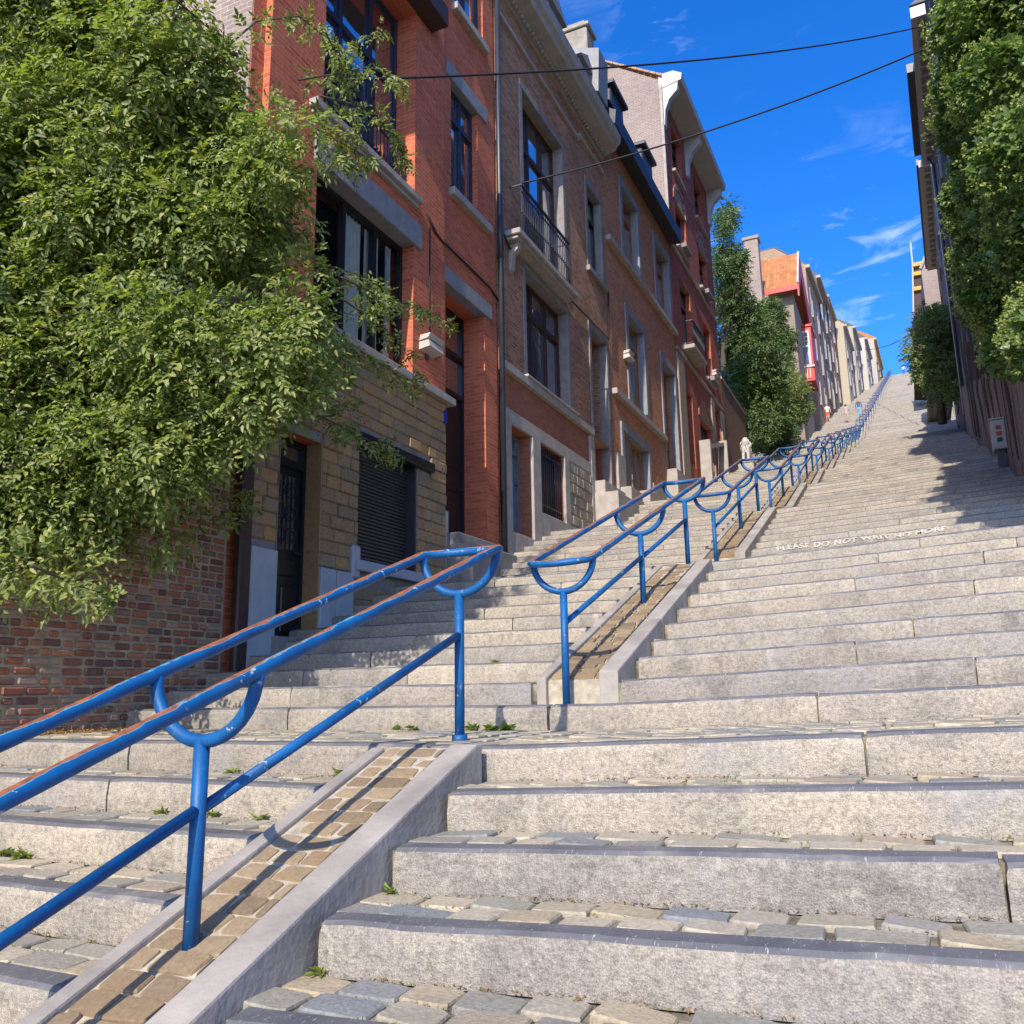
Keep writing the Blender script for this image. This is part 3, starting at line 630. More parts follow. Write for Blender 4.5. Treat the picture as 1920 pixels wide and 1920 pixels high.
def surround(h, u0, u1, z0, z1, x, mat, w=.18, proud=.03, sill=True, name='window_surround', lintel=True):
    """stone jambs, lintel and sill round an opening"""
    mb = MB().box(x-.2, x+proud, u0-w, u0, z0, z1, 0, .01).box(x-.2, x+proud, u1, u1+w, z0, z1, 0, .01)
    if lintel: mb.box(x-.2, x+proud+.004, u0-w, u1+w, z1, z1+w*1.15, 0, .01)
    if sill: mb.box(x-.2, x+proud+.07, u0-w-.05, u1+w+.05, z0-.14, z0, 0, .012)
    return ob(name, mb, mat, h)
def roof_box(h, u0, u1, z, x_out, depth, rise, mat):
    mb = MB().prism([(x_out, z), (x_out-depth*.35, z+rise), (-depth, z+rise), (-depth, z)], 'y', u0, u1); return ob('roof', mb, mat, h)
XF = -4.5
# ---- red house with the yellow stone ground floor
h = thing('terraced_house', 'bright red brick house with yellow stone ground floor behind the leafy tree', 'house', 'terraced houses along the left side', (XF, 0, 0))
A, Bx = .07, -.03
bay = (4.03, 6.34, 7.84, 11.2, .55); gw = (3.95, 6.32, 4.86, 7.03, .6); shh = (4.97, 6.44, 1.94, 3.52, .22); fd = (3.42, 4.2, .9, 3.3, .35)
wall(h, 3.0, 7.28, -.3, 17.0, [bay, gw, shh, fd, (4.03, 6.34, 11.75, 14.4, .4)], B_H1, A)
wall(h, 7.28, 9.42, .6, 17.0, [(7.49, 8.93, 2.7, 6.95, .55), (7.69, 8.7, 8.79, 10.95, .3), (7.79, 8.98, 12.6, 14.7, .3)], B_H1, Bx, name='wall')
wall(h, 2.78, 3.0, -.3, 17.0, [], B_H1, Bx, name='corner_pier')
ob('side_wall', MB().quad((-9, 2.77, -.3), (-.04, 2.77, -.3), (-.04, 2.77, 17), (-9, 2.77, 17)), B_PARTY, h)
slab(h, 'lintel', -.25, A+.05, 3.88, 6.5, 7.03, 7.43, M_BLUESTONE)
slab(h, 'lintel', -.2, Bx+.04, 7.29, 9.17, 6.95, 7.24, M_BLUESTONE); slab(h, 'lintel', -.2, Bx+.04, 7.49, 9.06, 10.95, 11.26, M_BLUESTONE)
slab(h, 'sill', -.2, Bx+.12, 7.60, 9.1, 8.64, 8.79, M_PALESTONE); slab(h, 'sill', -.2, Bx+.12, 7.72, 9.03, 12.45, 12.6, M_PALESTONE)
led = MB().box(-.2, A+.13, 3.75, 6.40, 7.73, 7.838, 0, .012).box(-.2, A+.07, 3.8, 6.36, 7.66, 7.727, 0, .01)
ob('balcony_ledge', led, M_PALESTONE, h); railing(h, 4.06, 6.31, 7.84, 8.78, A-.16, M_IRON, 24)
slab(h, 'string_course', -.2, A+.13, 3.0, 7.44, 4.74, 4.86, M_PALESTONE)
slab(h, 'balcony_slab', -.3, A+.33, 3.4, 6.85, 11.22, 11.6, M_DARKWOOD)
window(h, bay[0], bay[1], bay[2], bay[3], A-.36, M_NAVY, (.34, .67), (.62,), .08); window(h, 4.03, 6.34, 11.75, 14.4, A-.3, M_NAVY, (.34, .67), (.7,), .08)
window(h, gw[0], gw[1], gw[2], gw[3], A-.2, M_BLACK, (.36, .68), (), .07, M_CLEAR)
window(h, 7.69, 8.7, 8.79, 10.95, Bx-.11, M_NAVY, (.5,), (.72,), .07); window(h, 7.79, 8.98, 12.6, 14.7, Bx-.11, M_NAVY, (.5,), (.72,), .07)
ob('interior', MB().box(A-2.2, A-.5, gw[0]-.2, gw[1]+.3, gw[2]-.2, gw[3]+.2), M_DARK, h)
for (a, b) in ((4.95, 5.33), (5.43, 5.78), (5.98, 6.1)):   # curtains hanging in folds
    cb = MB(); n = 26
    for i in range(n):
        u = a+(b-a)*i/(n-1); xx = A-.30+.025*math.sin(i*1.15)
        cb.v += [(xx, u, gw[2]+.05), (xx, u+.01, gw[3]-.1)]
    cb.f = [(2*i, 2*i+2, 2*i+3, 2*i+1) for i in range(n-1)]; cb.mi = [0]*(n-1); ob('curtain', cb, M_CURTAIN, h, True, recalc=False)
dd = door(h, 7.49, 8.93, 2.7, 6.95, Bx-.43, M_BLACK, 5.35); ob('transom_bar', MB().box(Bx-.5, Bx-.41, 7.56, 8.86, 6.1, 6.18), M_BLACK, dd)
slab(h, 'doorstep', -.4, Bx+.28, 7.42, 9.0, 2.3, 2.7, M_GREYSTONE); slab(h, 'doorstep', -.37, Bx+.52, 7.40, 9.03, 1.9, 2.52, M_GREYSTONE)
sh = ob('roller_shutter', MB().box(A-.2, A-.17, 4.97, 6.44, 1.94, 3.52), M_SHUTTER, h)
sme = MB().prism([(A-.17, 0), (A-.145, .012), (A-.145, .036), (A-.17, .046)], 'y', 5.0, 6.41).mesh('slat', M_SHUTTER)
for i in range(31): link('slat', sme, sh, (0, 0, 1.96+i*.05))
slab(h, 'shutter_box', A-.18, A+.12, 4.9, 6.8, 3.5, 3.64, M_BLACK); slab(h, 'shutter_rail', A-.16, A+.0, 6.40, 6.45, 1.94, 3.5, M_SHUTTER, 0)
sb = MB().box(A-.2, A+.13, 4.86, 6.6, 1.80, 1.94, 0, .012).box(A-.1, A+.09, 4.8, 4.97, 1.70, 2.12, 0, .02); ob('sill', sb, M_BASEW, h)
door(h, fd[0], fd[1], fd[2], fd[3], A-.2, M_BLACK, 2.95, True); slab(h, 'doorstep', -.3, A+.15, 3.36, 4.26, .5, .9, M_GREYSTONE)
for a, b in ((4.185, 4.2), (3.42, 3.435)): slab(h, 'door_jamb', A-.34, A+.03, a, b, .9, 3.3, M_YSTONE, 0)
slab(h, 'corner_stone', -.08, A+.03, 2.985, 3.004, -.2, 4.74, M_YSTONE, 0)
ob('letter_slot', MB().box(A-.225, A-.21, 3.55, 3.85, 1.93, 1.99), M_ZINC, h)
for (a, b, c) in ((3.0, 3.42, 1.85), (4.2, 4.5, 1.76), (4.52, 4.86, 1.76), (7.30, 7.47, 3.05)): slab(h, 'base_block', -.1, (A if a < 7 else Bx)+.07, a, b, .2, c, M_BASEW)
ybl = np.random.default_rng(5); z = .62; row = 0        # coursed sandstone, each block its own
while z < 4.70:
    hh = .165; u = 3.0-ybl.uniform(0, .25)
    while u < 7.28:
        L = ybl.uniform(.2, .46); a, b = max(u, 3.0), min(u+L, 7.28); top = min(z+hh, 4.735)
        segs = [(a, b)]
        for o in (shh, fd, (3.0, 3.42, 0, 1.85), (4.2, 4.86, 0, 1.76), (4.86, 6.6, 1.7, 1.95), (4.9, 6.8, 3.5, 3.64)):
            if z < o[3]-.02 and top > o[2]+.02:
                ns = []
                for (p, q) in segs:
                    if q <= o[0] or p >= o[1]: ns.append((p, q))
                    else:
                        if o[0]-p > .03: ns.append((p, o[0]))
                        if q-o[1] > .03: ns.append((o[1], q))
                segs = ns
        for (p, q) in segs:
            if q-p > .04: ob('stone_block', MB().box(A-.02, A+.028+ybl.uniform(0, .022), p+.005, q-.005, z+.005, top-.005, 0, .014), M_YSTONE, h)
        u += L
    z += hh; row += 1
ob('stone_joints', MB().box(A-.01, A+.012, 3.0, 3.42, 1.85, 4.74).box(A-.01, A+.012, 4.2, 4.97, 1.76, 4.74).box(A-.01, A+.012, 6.44, 7.28, .6, 4.74).box(A-.01, A+.012, 4.97, 6.44, 3.52, 4.74).box(A-.01, A+.012, 4.86, 6.6, .6, 1.8).box(A-.01, A+.012, 3.42, 4.2, 3.3, 4.74), M_GREYSTONE, h)
ob('downpipe', MB().box(.06, .16, 2.80, 2.98, .3, 5.0, 0, .02), M_DARKWOOD, h)
ob('drainpipe', MB().tube([(.06, 9.45, 2.6), (.06, 9.45, 17)], .055, 10).tube([(.06, 9.45, 8.3), (.06, 9.45, 9.2)], .062, 10), M_PIPE, h, True)
cabl = [(A+.03, 6.68, 7.75), (A+.03, 6.95, 7.55), (A+.03, 7.2, 7.5), (Bx+.04, 7.45, 7.62), (Bx+.04, 8.0, 7.6), (Bx+.04, 8.6, 7.58), (Bx+.05, 9.1, 7.55), (.02, 9.4, 7.45)]
ob('facade_cable', MB().tube(cabl, .022, 6).tube([(A+.02, 6.78, 7.6), (A+.02, 6.78, 6.6), (A+.02, 6.80, 5.7)], .012, 6), M_CABLE, h, True)
ob('number_plate', MB().box(A+.02, A+.055, 7.2, 7.27, 4.42, 4.62), plain('blue_enamel', (.03, .03, .35), .3), h)
roof_box(h, 2.78, 9.42, 17.0, .3, 8, 3, M_SLATE)
# ---- brown brick house with the iron balcony
h = thing('terraced_house', 'dark brown brick house with iron balcony and pale cornice above', 'house', 'terraced houses along the left side', (XF, 0, 0))
mw = (10.72, 13.05, 6.3, 8.7, .5); uw = (10.72, 13.0, 9.1, 12.9, .5); sw = (14.72, 15.75, 10.6, 12.95, .45); dr = (14.6, 15.75, 5.05, 8.95, .6)
gd = (9.85, 10.78, 3.15, 5.15, .4); gn = (11.22, 12.48, 3.75, 5.15, .35)
wall(h, 9.5, 16.1, 6.2, 14.6, [mw, uw, sw, (14.6, 15.75, 6.2, 8.95, .6)], B_H2)
wall(h, 9.5, 16.1, 1.6, 6.2, [gd, gn, (14.6, 15.75, 5.05, 6.2, .6)], B_H2R, name='plinth_wall')
slab(h, 'string_course', -.2, .10, 9.52, 14.42, 6.14, 6.3, M_PALESTONE); slab(h, 'lintel_band', -.1, .05, 9.52, 14.45, 5.16, 5.43, M_PALESTONE)
for a, b, zz in ((9.52, 9.83, 5.16), (10.8, 11.2, 5.16), (12.5, 12.78, 5.16), (14.2, 14.45, 6.13)): slab(h, 'plinth_stone', -.1, .06, a, b, 1.8, zz, M_PALESTONE)
slab(h, 'plinth_stone', -.1, .08, 9.52, 14.45, 1.8, 3.1, M_PALESTONE); slab(h, 'plinth_stone', -.1, .057, 11.2, 14.2, 3.1, 3.72, M_PALESTONE)
rb = np.random.default_rng(9); slab(h, 'rubble_mortar', -.02, .035, 12.79, 14.2, 3.72, 5.16, M_RUBBLE, 0)
for j in range(6):
    u = 12.8-rb.uniform(0, .1)
    while u < 14.18:
        L = rb.uniform(.12, .34); a, b = max(u, 12.8), min(u+L, 14.19)
        if b-a > .05: ob('rubble_stone', MB().box(-.02, .04+rb.uniform(0, .03), a+.006, b-.006, 3.735+j*.236+rb.uniform(0, .02), 3.735+(j+1)*.236-rb.uniform(.004, .02), 0, .02), M_RUBBLE, h)
        u += L
slab(h, 'quoin', -.05, .04, 9.5, 9.62, 3.2, 6.14, M_PALESTONE)
d = door(h, *gd[:4], -.25, plain('blue_grey_door', (.13, .19, .25), .5), 4.75); wn_ = window(h, *gn[:4], -.2, M_NAVY, (.5,), (), .06)
bars = ob('window_bars', MB().box(-.03, -.01, gn[0], gn[1], 3.9, 3.93).box(-.03, -.01, gn[0], gn[1], 4.95, 4.98), M_IRON, h)
bme = MB().tube([(0, 0, 0), (0, 0, 1.38)], .012, 6).mesh('bar', M_IRON, True)
for i in range(11): link('bar', bme, bars, (-.02, gn[0]+.06+i*.114, 3.76))
surround(h, *mw[:4], 0, M_GREYSTONE, .13, .02, False); slab(h, 'window_ledge', -.2, .13, 10.5, 13.3, 6.302, 6.36, M_PALESTONE)
window(h, mw[0], mw[1], 6.36, mw[3], -.22, M_DARKWOOD, (.33, .66), (.70,), .08); window(h, *uw[:4], -.22, M_DARKWOOD, (.34, .67), (.72,), .08)
surround(h, *uw[:4], 0, M_GREYSTONE, .15, .025, False); surround(h, *sw[:4], 0, M_GREYSTONE, .15, .025, True); window(h, *sw[:4], -.18, M_BLACK, (.5,), (.72,), .06)
surround(h, *dr[:4], 0, M_GREYSTONE, .14, .03, False, 'door_surround'); door(h, *dr[:4], -.42, M_BLACK, 7.4)
slab(h, 'doorstep', -.5, .30, 14.4, 15.95, 4.2, 5.05, M_PALESTONE); slab(h, 'doorstep', -.3, .62, 14.36, 15.98, 3.6, 4.75, M_PALESTONE)
bl = MB().box(-.1, .34, 9.75, 12.95, 8.95, 9.07, 0, .015).box(-.1, .27, 9.8, 12.9, 8.88, 8.947, 0, .012); ob('balcony_ledge', bl, M_PALESTONE, h)
for u in (9.95,): ob('bracket', MB().prism([(0, 8.88), (.22, 8.88), (.2, 8.75), (.09, 8.65), (.06, 8.35), (0, 8.3)], 'y', u, u+.14), M_PALESTONE, h)
railing(h, 10.0, 12.6, 9.07, 10.15, .27, M_ZINC, 28, .25)
slab(h, 'string_course', -.2, .07, 9.52, 14.2, 13.82, 13.92, M_PALESTONE); slab(h, 'string_course', -.2, .07, 14.2, 16.08, 13.98, 14.08, M_PALESTONE)
ob('cornice', MB().prism([(-.1, 14.45), (.05, 14.45), (.10, 14.56), (.42, 14.62), (.46, 14.72), (.54, 14.78), (.58, 15.0), (.5, 15.06), (-.1, 15.1)], 'y', 9.45, 16.1), plain('cornice_stone', (.38, .36, .335), .8, .14, 4, .3), h)
dnt = MB().box(0, .10, 0, .085, 0, .07, 0, .012).mesh('dentil', M_PALESTONE)
for i in range(46): link('dentil', dnt, h, (.07, 9.5+i*.1425, 14.47))
r = ob('roof', MB().prism([(.35, 15.06), (-.9, 17.3), (-8, 19.0), (-8, 15.0)], 'y', 9.5, 16.1), M_SLATE, h)
for u in (10.2, 12.3, 14.4):
    ob('dormer', MB().box(-.9, .05, u, u+.95, 15.1, 16.45, 0, .03).prism([(u-.1, 16.45), (u+1.05, 16.45), (u+.47, 16.8)], 'x', -1.2, .14), M_BLUESTONE, r)
    ob('dormer_pane', MB().box(.048, .058, u+.2, u+.76, 15.4, 16.3), M_GLASS, r)
ch = MB().box(-1.0, -.05, 15.4, 16.0, 15.2, 18.2, 0, .03).box(-1.06, .02, 15.34, 16.06, 18.2, 18.32, 0, .02).box(-.9, -.15, 15.5, 15.9, 18.32, 18.5); ob('chimney', ch, plain('chimney_render', (.33, .295, .24), .9, .25, 4, .4), r)
ob('dormer_hood', MB().prism([(-.6, 16.2), (.28, 15.9), (.34, 17.2), (-.5, 17.5)], 'y', 15.2, 15.95), plain('grey_metal_hood', (.22, .225, .23), .5), r)
ob('facade_cable', MB().tube([(.05, 9.5, 9.0), (.05, 9.9, 8.75), (.05, 10.4, 8.98), (.05, 12.0, 9.05), (.05, 13.9, 9.1), (.05, 15.9, 9.15), (.05, 16.05, 10.6)], .02, 6), M_CABLE, h, True)
# ---- orange-brown house with grey stone window surrounds
h = thing('terraced_house', 'orange brown brick house with grey stone surrounds round tall windows', 'house', 'terraced houses along the left side', (XF, 0, 0))
hs_ = [(17.78, 19.3, 12.35, 14.65, .4), (21.3, 22.95, 12.35, 14.7, .4), (17.8, 19.35, 7.95, 10.65, .45), (21.4, 22.95, 6.9, 10.55, .5), (16.9, 19.2, 5.5, 6.95, .35)]
wall(h, 16.12, 23.35, 3.0, 16.2, hs_, B_H3)
for i, o in enumerate(hs_[:3]):
    surround(h, *o[:4], 0, M_BLUESTONE, .22, .035, False); window(h, *o[:4], -.2, M_WOOD if i != 1 else M_WOOD, (.5,), (.75,), .08)
surround(h, *hs_[3][:4], 0, M_BLUESTONE, .22, .035, False, 'door_surround'); door(h, *hs_[3][:4], -.3, M_WOOD, 9.3)
surround(h, *hs_[4][:4], 0, M_BLUESTONE, .2, .05, False); window(h, *hs_[4][:4], -.15, M_WOOD, (.4, .7), (), .07); slab(h, 'sandstone_panel', -.2, -.08, 16.9, 17.8, 5.5, 6.95, M_RUBBLE)
for z in (12.1, 7.75): slab(h, 'string_course', -.2, .14, 16.15, 23.34 if z > 10 else 21.15, z, z+.16, M_PALESTONE)
ob('gutter', MB().prism([(-.1, 15.6), (.42, 15.5), (.46, 15.9), (.36, 15.95), (-.1, 16.3)], 'y', 16.12, 23.4), M_ZINC, h)
r = ob('roof', MB().prism([(.3, 16.25), (-1.6, 18.1), (-8, 18.4), (-8, 16.2)], 'y', 16.12, 23.4), M_SLATE, h)
for u in (17.4, 20.6): ob('dormer', MB().box(-1.6, -.05, u, u+1.2, 16.3, 17.75, 0, .04).box(-1.7, .08, u-.12, u+1.32, 17.75, 17.86), M_ZINC, r)
for a, b, zz in ((16.2, 16.85, 6.2), (19.45, 21.2, 6.1), (23.0, 23.35, 7.0)): slab(h, 'plinth_stone', -.1, .07, a, b, 3.2, zz, M_PALESTONE)
slab(h, 'doorstep', -.4, .35, 21.2, 23.15, 6.0, 6.9, M_PALESTONE); slab(h, 'doorstep', -.4, .35, 16.3, 17.3, 4.4, 5.3, M_PALESTONE); slab(h, 'wall_block', 0, .3, 18.2, 19.4, 4.6, 5.6, M_PALESTONE)
# ---- tall deep red house with the white bracketed eaves
h = thing('terraced_house', 'tall deep red brick house under white bracketed overhanging eaves', 'house', 'terraced houses along the left side', (XF, 0, 0))
hs_ = [(24.6, 26.2, 16.2, 18.0, .4), (28.3, 29.9, 16.2, 18.0, .4), (24.7, 26.2, 19.3, 21.2, .4), (28.3, 29.9, 19.3, 21.2, .4), (24.6, 26.2, 12.3, 14.9, .4), (28.3, 29.6, 12.3, 14.7, .4), (24.4, 25.5, 7.9, 10.6, .5), (26.6, 28.6, 8.5, 10.2, .4), (29.4, 30.5, 9.2, 11.5, .5)]
wall(h, 23.4, 31.2, 4.5, 22.0, hs_, B_H4)
slab(h, 'ground_floor_cladding', -.02, .06, 23.42, 24.35, 5.5, 11.6, M_RUBBLE); slab(h, 'ground_floor_cladding', -.02, .06, 28.7, 29.3, 6.5, 11.6, M_RUBBLE); slab(h, 'ground_floor_cladding', -.02, .06, 30.6, 31.18, 7.5, 11.6, M_RUBBLE)
ob('side_wall', MB().add([(-.02, 23.39, 15), (-.02, 23.39, 22.2), (-2.6, 23.39, 24.0), (-6, 23.39, 24.4), (-6, 23.39, 15)], [(0, 1, 2, 3, 4)]), B_PARTY, h)
ob('side_pilaster', MB().box(-.02, .08, 23.3, 23.42, 15.8, 21.9), M_PALESTONE, h)
for i, o in enumerate(hs_):
    if i < 6: window(h, *o[:4], -.2, M_DARKWOOD if i % 2 else M_BLACK, (.5,), (.72,), .07); slab(h, 'sill', -.1, .12, o[0]-.1, o[1]+.1, o[2]-.12, o[2], M_PALESTONE)
    elif i == 7: window(h, *o[:4], -.2, M_BLACK, (.33, .66), (), .07)
    else: door(h, *o[:4], -.3, M_DARKWOOD, o[2]+2.1)
def arch(h, u0, u1, z, rise, x, stripes=True):
    n = 12; cu = (u0+u1)/2; hw = (u1-u0)/2
    for i in range(n):
        a0, a1 = math.pi*i/n, math.pi*(i+1)/n-.02; p = lambda a, k: (cu-(hw+k)*math.cos(a), z+(rise+k)*math.sin(a))
        q = [p(a0, 0), p(a0, .2), p(a1, .2), p(a1, 0)]; ob('voussoir', MB().prism(q, 'x', x-.1, x+.035), M_RUBBLE if i % 2 else B_H4, h)
    pts = [(cu-hw*math.cos(a), z+rise*math.sin(a)) for a in np.linspace(0, math.pi, 15)]; ob('tympanum', MB().prism(pts, 'x', x-.1, x+.006), B_TAN, h)
for o in hs_[:2]: arch(h, o[0], o[1], o[3], .7, 0)
arch(h, 26.6, 28.6, 10.2, .6, .0)
for u, zz in ((25.4, 16.2), (29.1, 16.0), (29.0, 12.2), (25.4, 12.2)): slab(h, 'flower_box', .03, .27, u-.45, u+.45, zz+.02, zz+.2, M_GREYSTONE)
ob('balcony_ledge', MB().box(-.05, .45, 24.4, 26.4, 12.02, 12.18, 0, .02), M_PALESTONE, h); railing(h, 24.45, 26.35, 12.18, 13.1, .4, M_IRON, 14, .35)
ob('eaves', MB().prism([(-.05, 21.8), (.78, 21.95), (.82, 22.2), (.5, 22.4), (-.05, 22.4)], 'y', 23.38, 31.3), M_WHITE, h)
for u in (23.4, 26.9, 30.9): ob('bracket', MB().prism([(0, 20.3), (.1, 20.3), (.14, 20.9), (.3, 21.3), (.62, 21.6), (.66, 21.95), (0, 21.8)], 'y', u, u+.28), M_WHITE, h)
ob('roof', MB().prism([(.5, 22.3), (-2.6, 23.95), (-8, 24.3), (-8, 22)], 'y', 23.5, 31.3), M_TILE, h)
for i in range(12): t_ = i/12; ob('verge_tile', MB().prism([(.1-2.75*t_, 22.28+1.75*t_), (.1-2.75*t_-.21, 22.28+1.75*t_+.134), (.1-2.75*t_-.21, 22.28+1.75*t_+.21), (.1-2.75*t_, 22.28+1.75*t_+.09)], 'y', 23.30, 23.6), plain('verge_clay', (.40, .26, .16), .9), h)
for z in (11.7, 15.7): slab(h, 'string_course', -.1, .07, 23.45, 31.15, z, z+.13, M_PALESTONE)
ob('porch_balustrade', MB().box(.1, .5, 25.7, 25.95, 7.0, 9.0, 0, .02).box(.1, .5, 28.9, 29.1, 8.0, 9.8, 0, .02).add([(.2, 25.9, 8.7), (.4, 25.9, 8.7), (.4, 29.0, 9.6), (.2, 29.0, 9.6), (.2, 25.9, 8.85), (.4, 25.9, 8.85), (.4, 29.0, 9.75), (.2, 29.0, 9.75)], [(0, 1, 2, 3), (4, 7, 6, 5), (0, 4, 5, 1), (2, 6, 7, 3), (0, 3, 7, 4), (1, 5, 6, 2)]), M_PALESTONE, h)
# ---- white boxes of the floodlights on the fronts
def floodlight(y, z, x, label):
    t = thing('floodlight', label, 'floodlight', 'floodlights on the house fronts', (x, y, z))
    ob('housing', MB().prism([(.0, .015), (.16, .04), (.20, .11), (.02, .10)], 'y', -.22, .22), M_WHITE, t); ob('housing', MB().prism([(.0, -.13), (.19, -.10), (.17, .0), (.0, -.01)], 'y', -.22, .20), M_WHITE, t)
    ob('wall_bracket', MB().box(-.06, .01, -.05, .05, -.22, .18), M_ZINC, t)
floodlight(6.72, 5.52, XF+A, 'white double floodlight on the red house beside its tall door')
floodlight(17.5, 9.25, XF, 'white floodlight box on the orange brown house by a tall window')
floodlight(29.7, 12.9, XF, 'white floodlight box on the deep red house near the tree')
# ---- garden wall of old bricks at the left
gw_ = thing('garden_wall', 'low dark red brick garden wall under the leafy tree', 'wall', None, (XF, 0, 0))
ob('wall_core', MB().box(-.4, -.012, -9, 2.78, -4, 3.0), plain('lime_mortar', (.36, .28, .18), .95, .3, 11, .6), gw_)
gr = np.random.default_rng(21); cells = []; z = -3.0; row = 0
while z < 2.95:
    hh = .076+gr.uniform(-.004, .004); u = 2.76
    while u > -6:
        L = gr.choice([.215, .11, .215, .19, .11]); cells.append((u-L, u, z, z+hh)); u -= L
    z += hh; row += 1
def bvis(c):
    d = np.array([XF, (c[0]+c[1])/2, (c[2]+c[3])/2])-CPOS; zz = d@CFW
    if zz < .3: return 99
    px, py = 960+CF*(d@CR)/zz, 960-CF*(d@CU)/zz
    return zz if (-30 < px < 470 and 1000 < py < 1440) else 50+zz
cells.sort(key=bvis); bulkb = MB()
for i, (a, b, c, d) in enumerate(cells):
    q = lambda: gr.uniform(-.005, .005); mb = MB().box(-.03, gr.uniform(-.004, .012), a+.010+q(), b-.010+q(), c+.009+q(), d-.009+q(), 0, .013)
    if i < 298: ob('brick', mb, M_GBRICK, gw_)
    elif b > -4 and c > -1.6:
        o = len(bulkb.v); bulkb.v += mb.v; bulkb.f += [tuple(k+o for k in f) for f in mb.f]; bulkb.mi += mb.mi
tag(ob('bricks', bulkb, M_GBRICK, gw_), kind='stuff')
# ---- brick garden wall above the tall house, lion on a plinth
gw2 = thing('garden_wall', 'tall brown brick garden wall between the deep red house and the tree', 'wall', None, (XF, 0, 0))
ob('wall_face', MB().box(-.35, 0, 31.25, 37.0, 7.0, 13.2), B_BROWN, gw2); ob('coping', MB().box(-.4, .06, 31.25, 37.0, 13.2, 13.35, 0, .02), M_GREYSTONE, gw2)
#PART3
# ------------------------------------------------------------------ bodies grown from a skeleton
def skin_mesh(name, joints, edges, root=0, sub=2):
    me = bpy.data.meshes.new(name); me.from_pydata([j[:3] for j in joints], edges, [])
    o = bpy.data.objects.new(name, me); COL.objects.link(o); mod = o.modifiers.new('skin', 'SKIN'); sv = me.skin_vertices[0].data
    for i, j in enumerate(joints):
        r = j[3]; sv[i].radius = r if isinstance(r, tuple) else (r, r); sv[i].use_root = (i == root)
    sb_ = o.modifiers.new('sub', 'SUBSURF'); sb_.levels = sub; sb_.render_levels = sub
    dg = bpy.context.evaluated_depsgraph_get(); m2 = bpy.data.meshes.new_from_object(o.evaluated_get(dg)); m2.name = name
    bpy.data.objects.remove(o); bpy.data.meshes.remove(me); m2.polygons.foreach_set('use_smooth', [True]*len(m2.polygons)); return m2
# seated stone lion
li = thing('stone_lion', 'white stone seated lion statue at the foot of the garden wall', 'statue', None, (-3.75, 31.9, 9.1))
lj = [(0, .30, .22, .20), (0, .12, .42, .21), (0, -.06, .62, .20), (0, -.12, .80, .15), (0, -.17, .95, .15), (0, -.32, .92, .085), (.10, -.20, .42, .08), (.10, -.24, .2, .06), (.10, -.30, .06, .065), (-.10, -.20, .42, .08), (-.10, -.24, .2, .06), (-.10, -.30, .06, .065), (.19, .2, .16, .12), (.2, -.02, .07, .07), (-.19, .2, .16, .12), (-.2, -.02, .07, .07), (.09, -.12, 1.1, .04), (-.09, -.12, 1.1, .04)]
le = [(0, 1), (1, 2), (2, 3), (3, 4), (4, 5), (2, 6), (6, 7), (7, 8), (2, 9), (9, 10), (10, 11), (0, 12), (12, 13), (0, 14), (14, 15), (4, 16), (4, 17)]
lm = skin_mesh('body', lj, le); lm.materials.clear(); lm.materials.append(M_WHITE); lo = link('body', lm, li, (0, 0, .42))
mane = MB()
for i in range(26):
    a = i*2.4; zz = .62+.42*((i*7) % 26)/26; rr = .2-.1*abs(zz-.82); mane.tube([(rr*math.cos(a)*.8, -.08+rr*math.sin(a)*.8, zz), (rr*1.15*math.cos(a), -.08+rr*1.1*math.sin(a), zz-.07), (rr*1.2*math.cos(a), -.08+rr*1.15*math.sin(a), zz-.15)], .045, 6, r1=.015)
ob('mane', mane, M_WHITE, li, True, (0, 0, .42)); ob('plinth', MB().box(-.32, .32, -.42, .5, -.5, .42, 0, .03).box(-.36, .36, -.46, .54, .36, .43, 0, .02), M_PALESTONE, li)
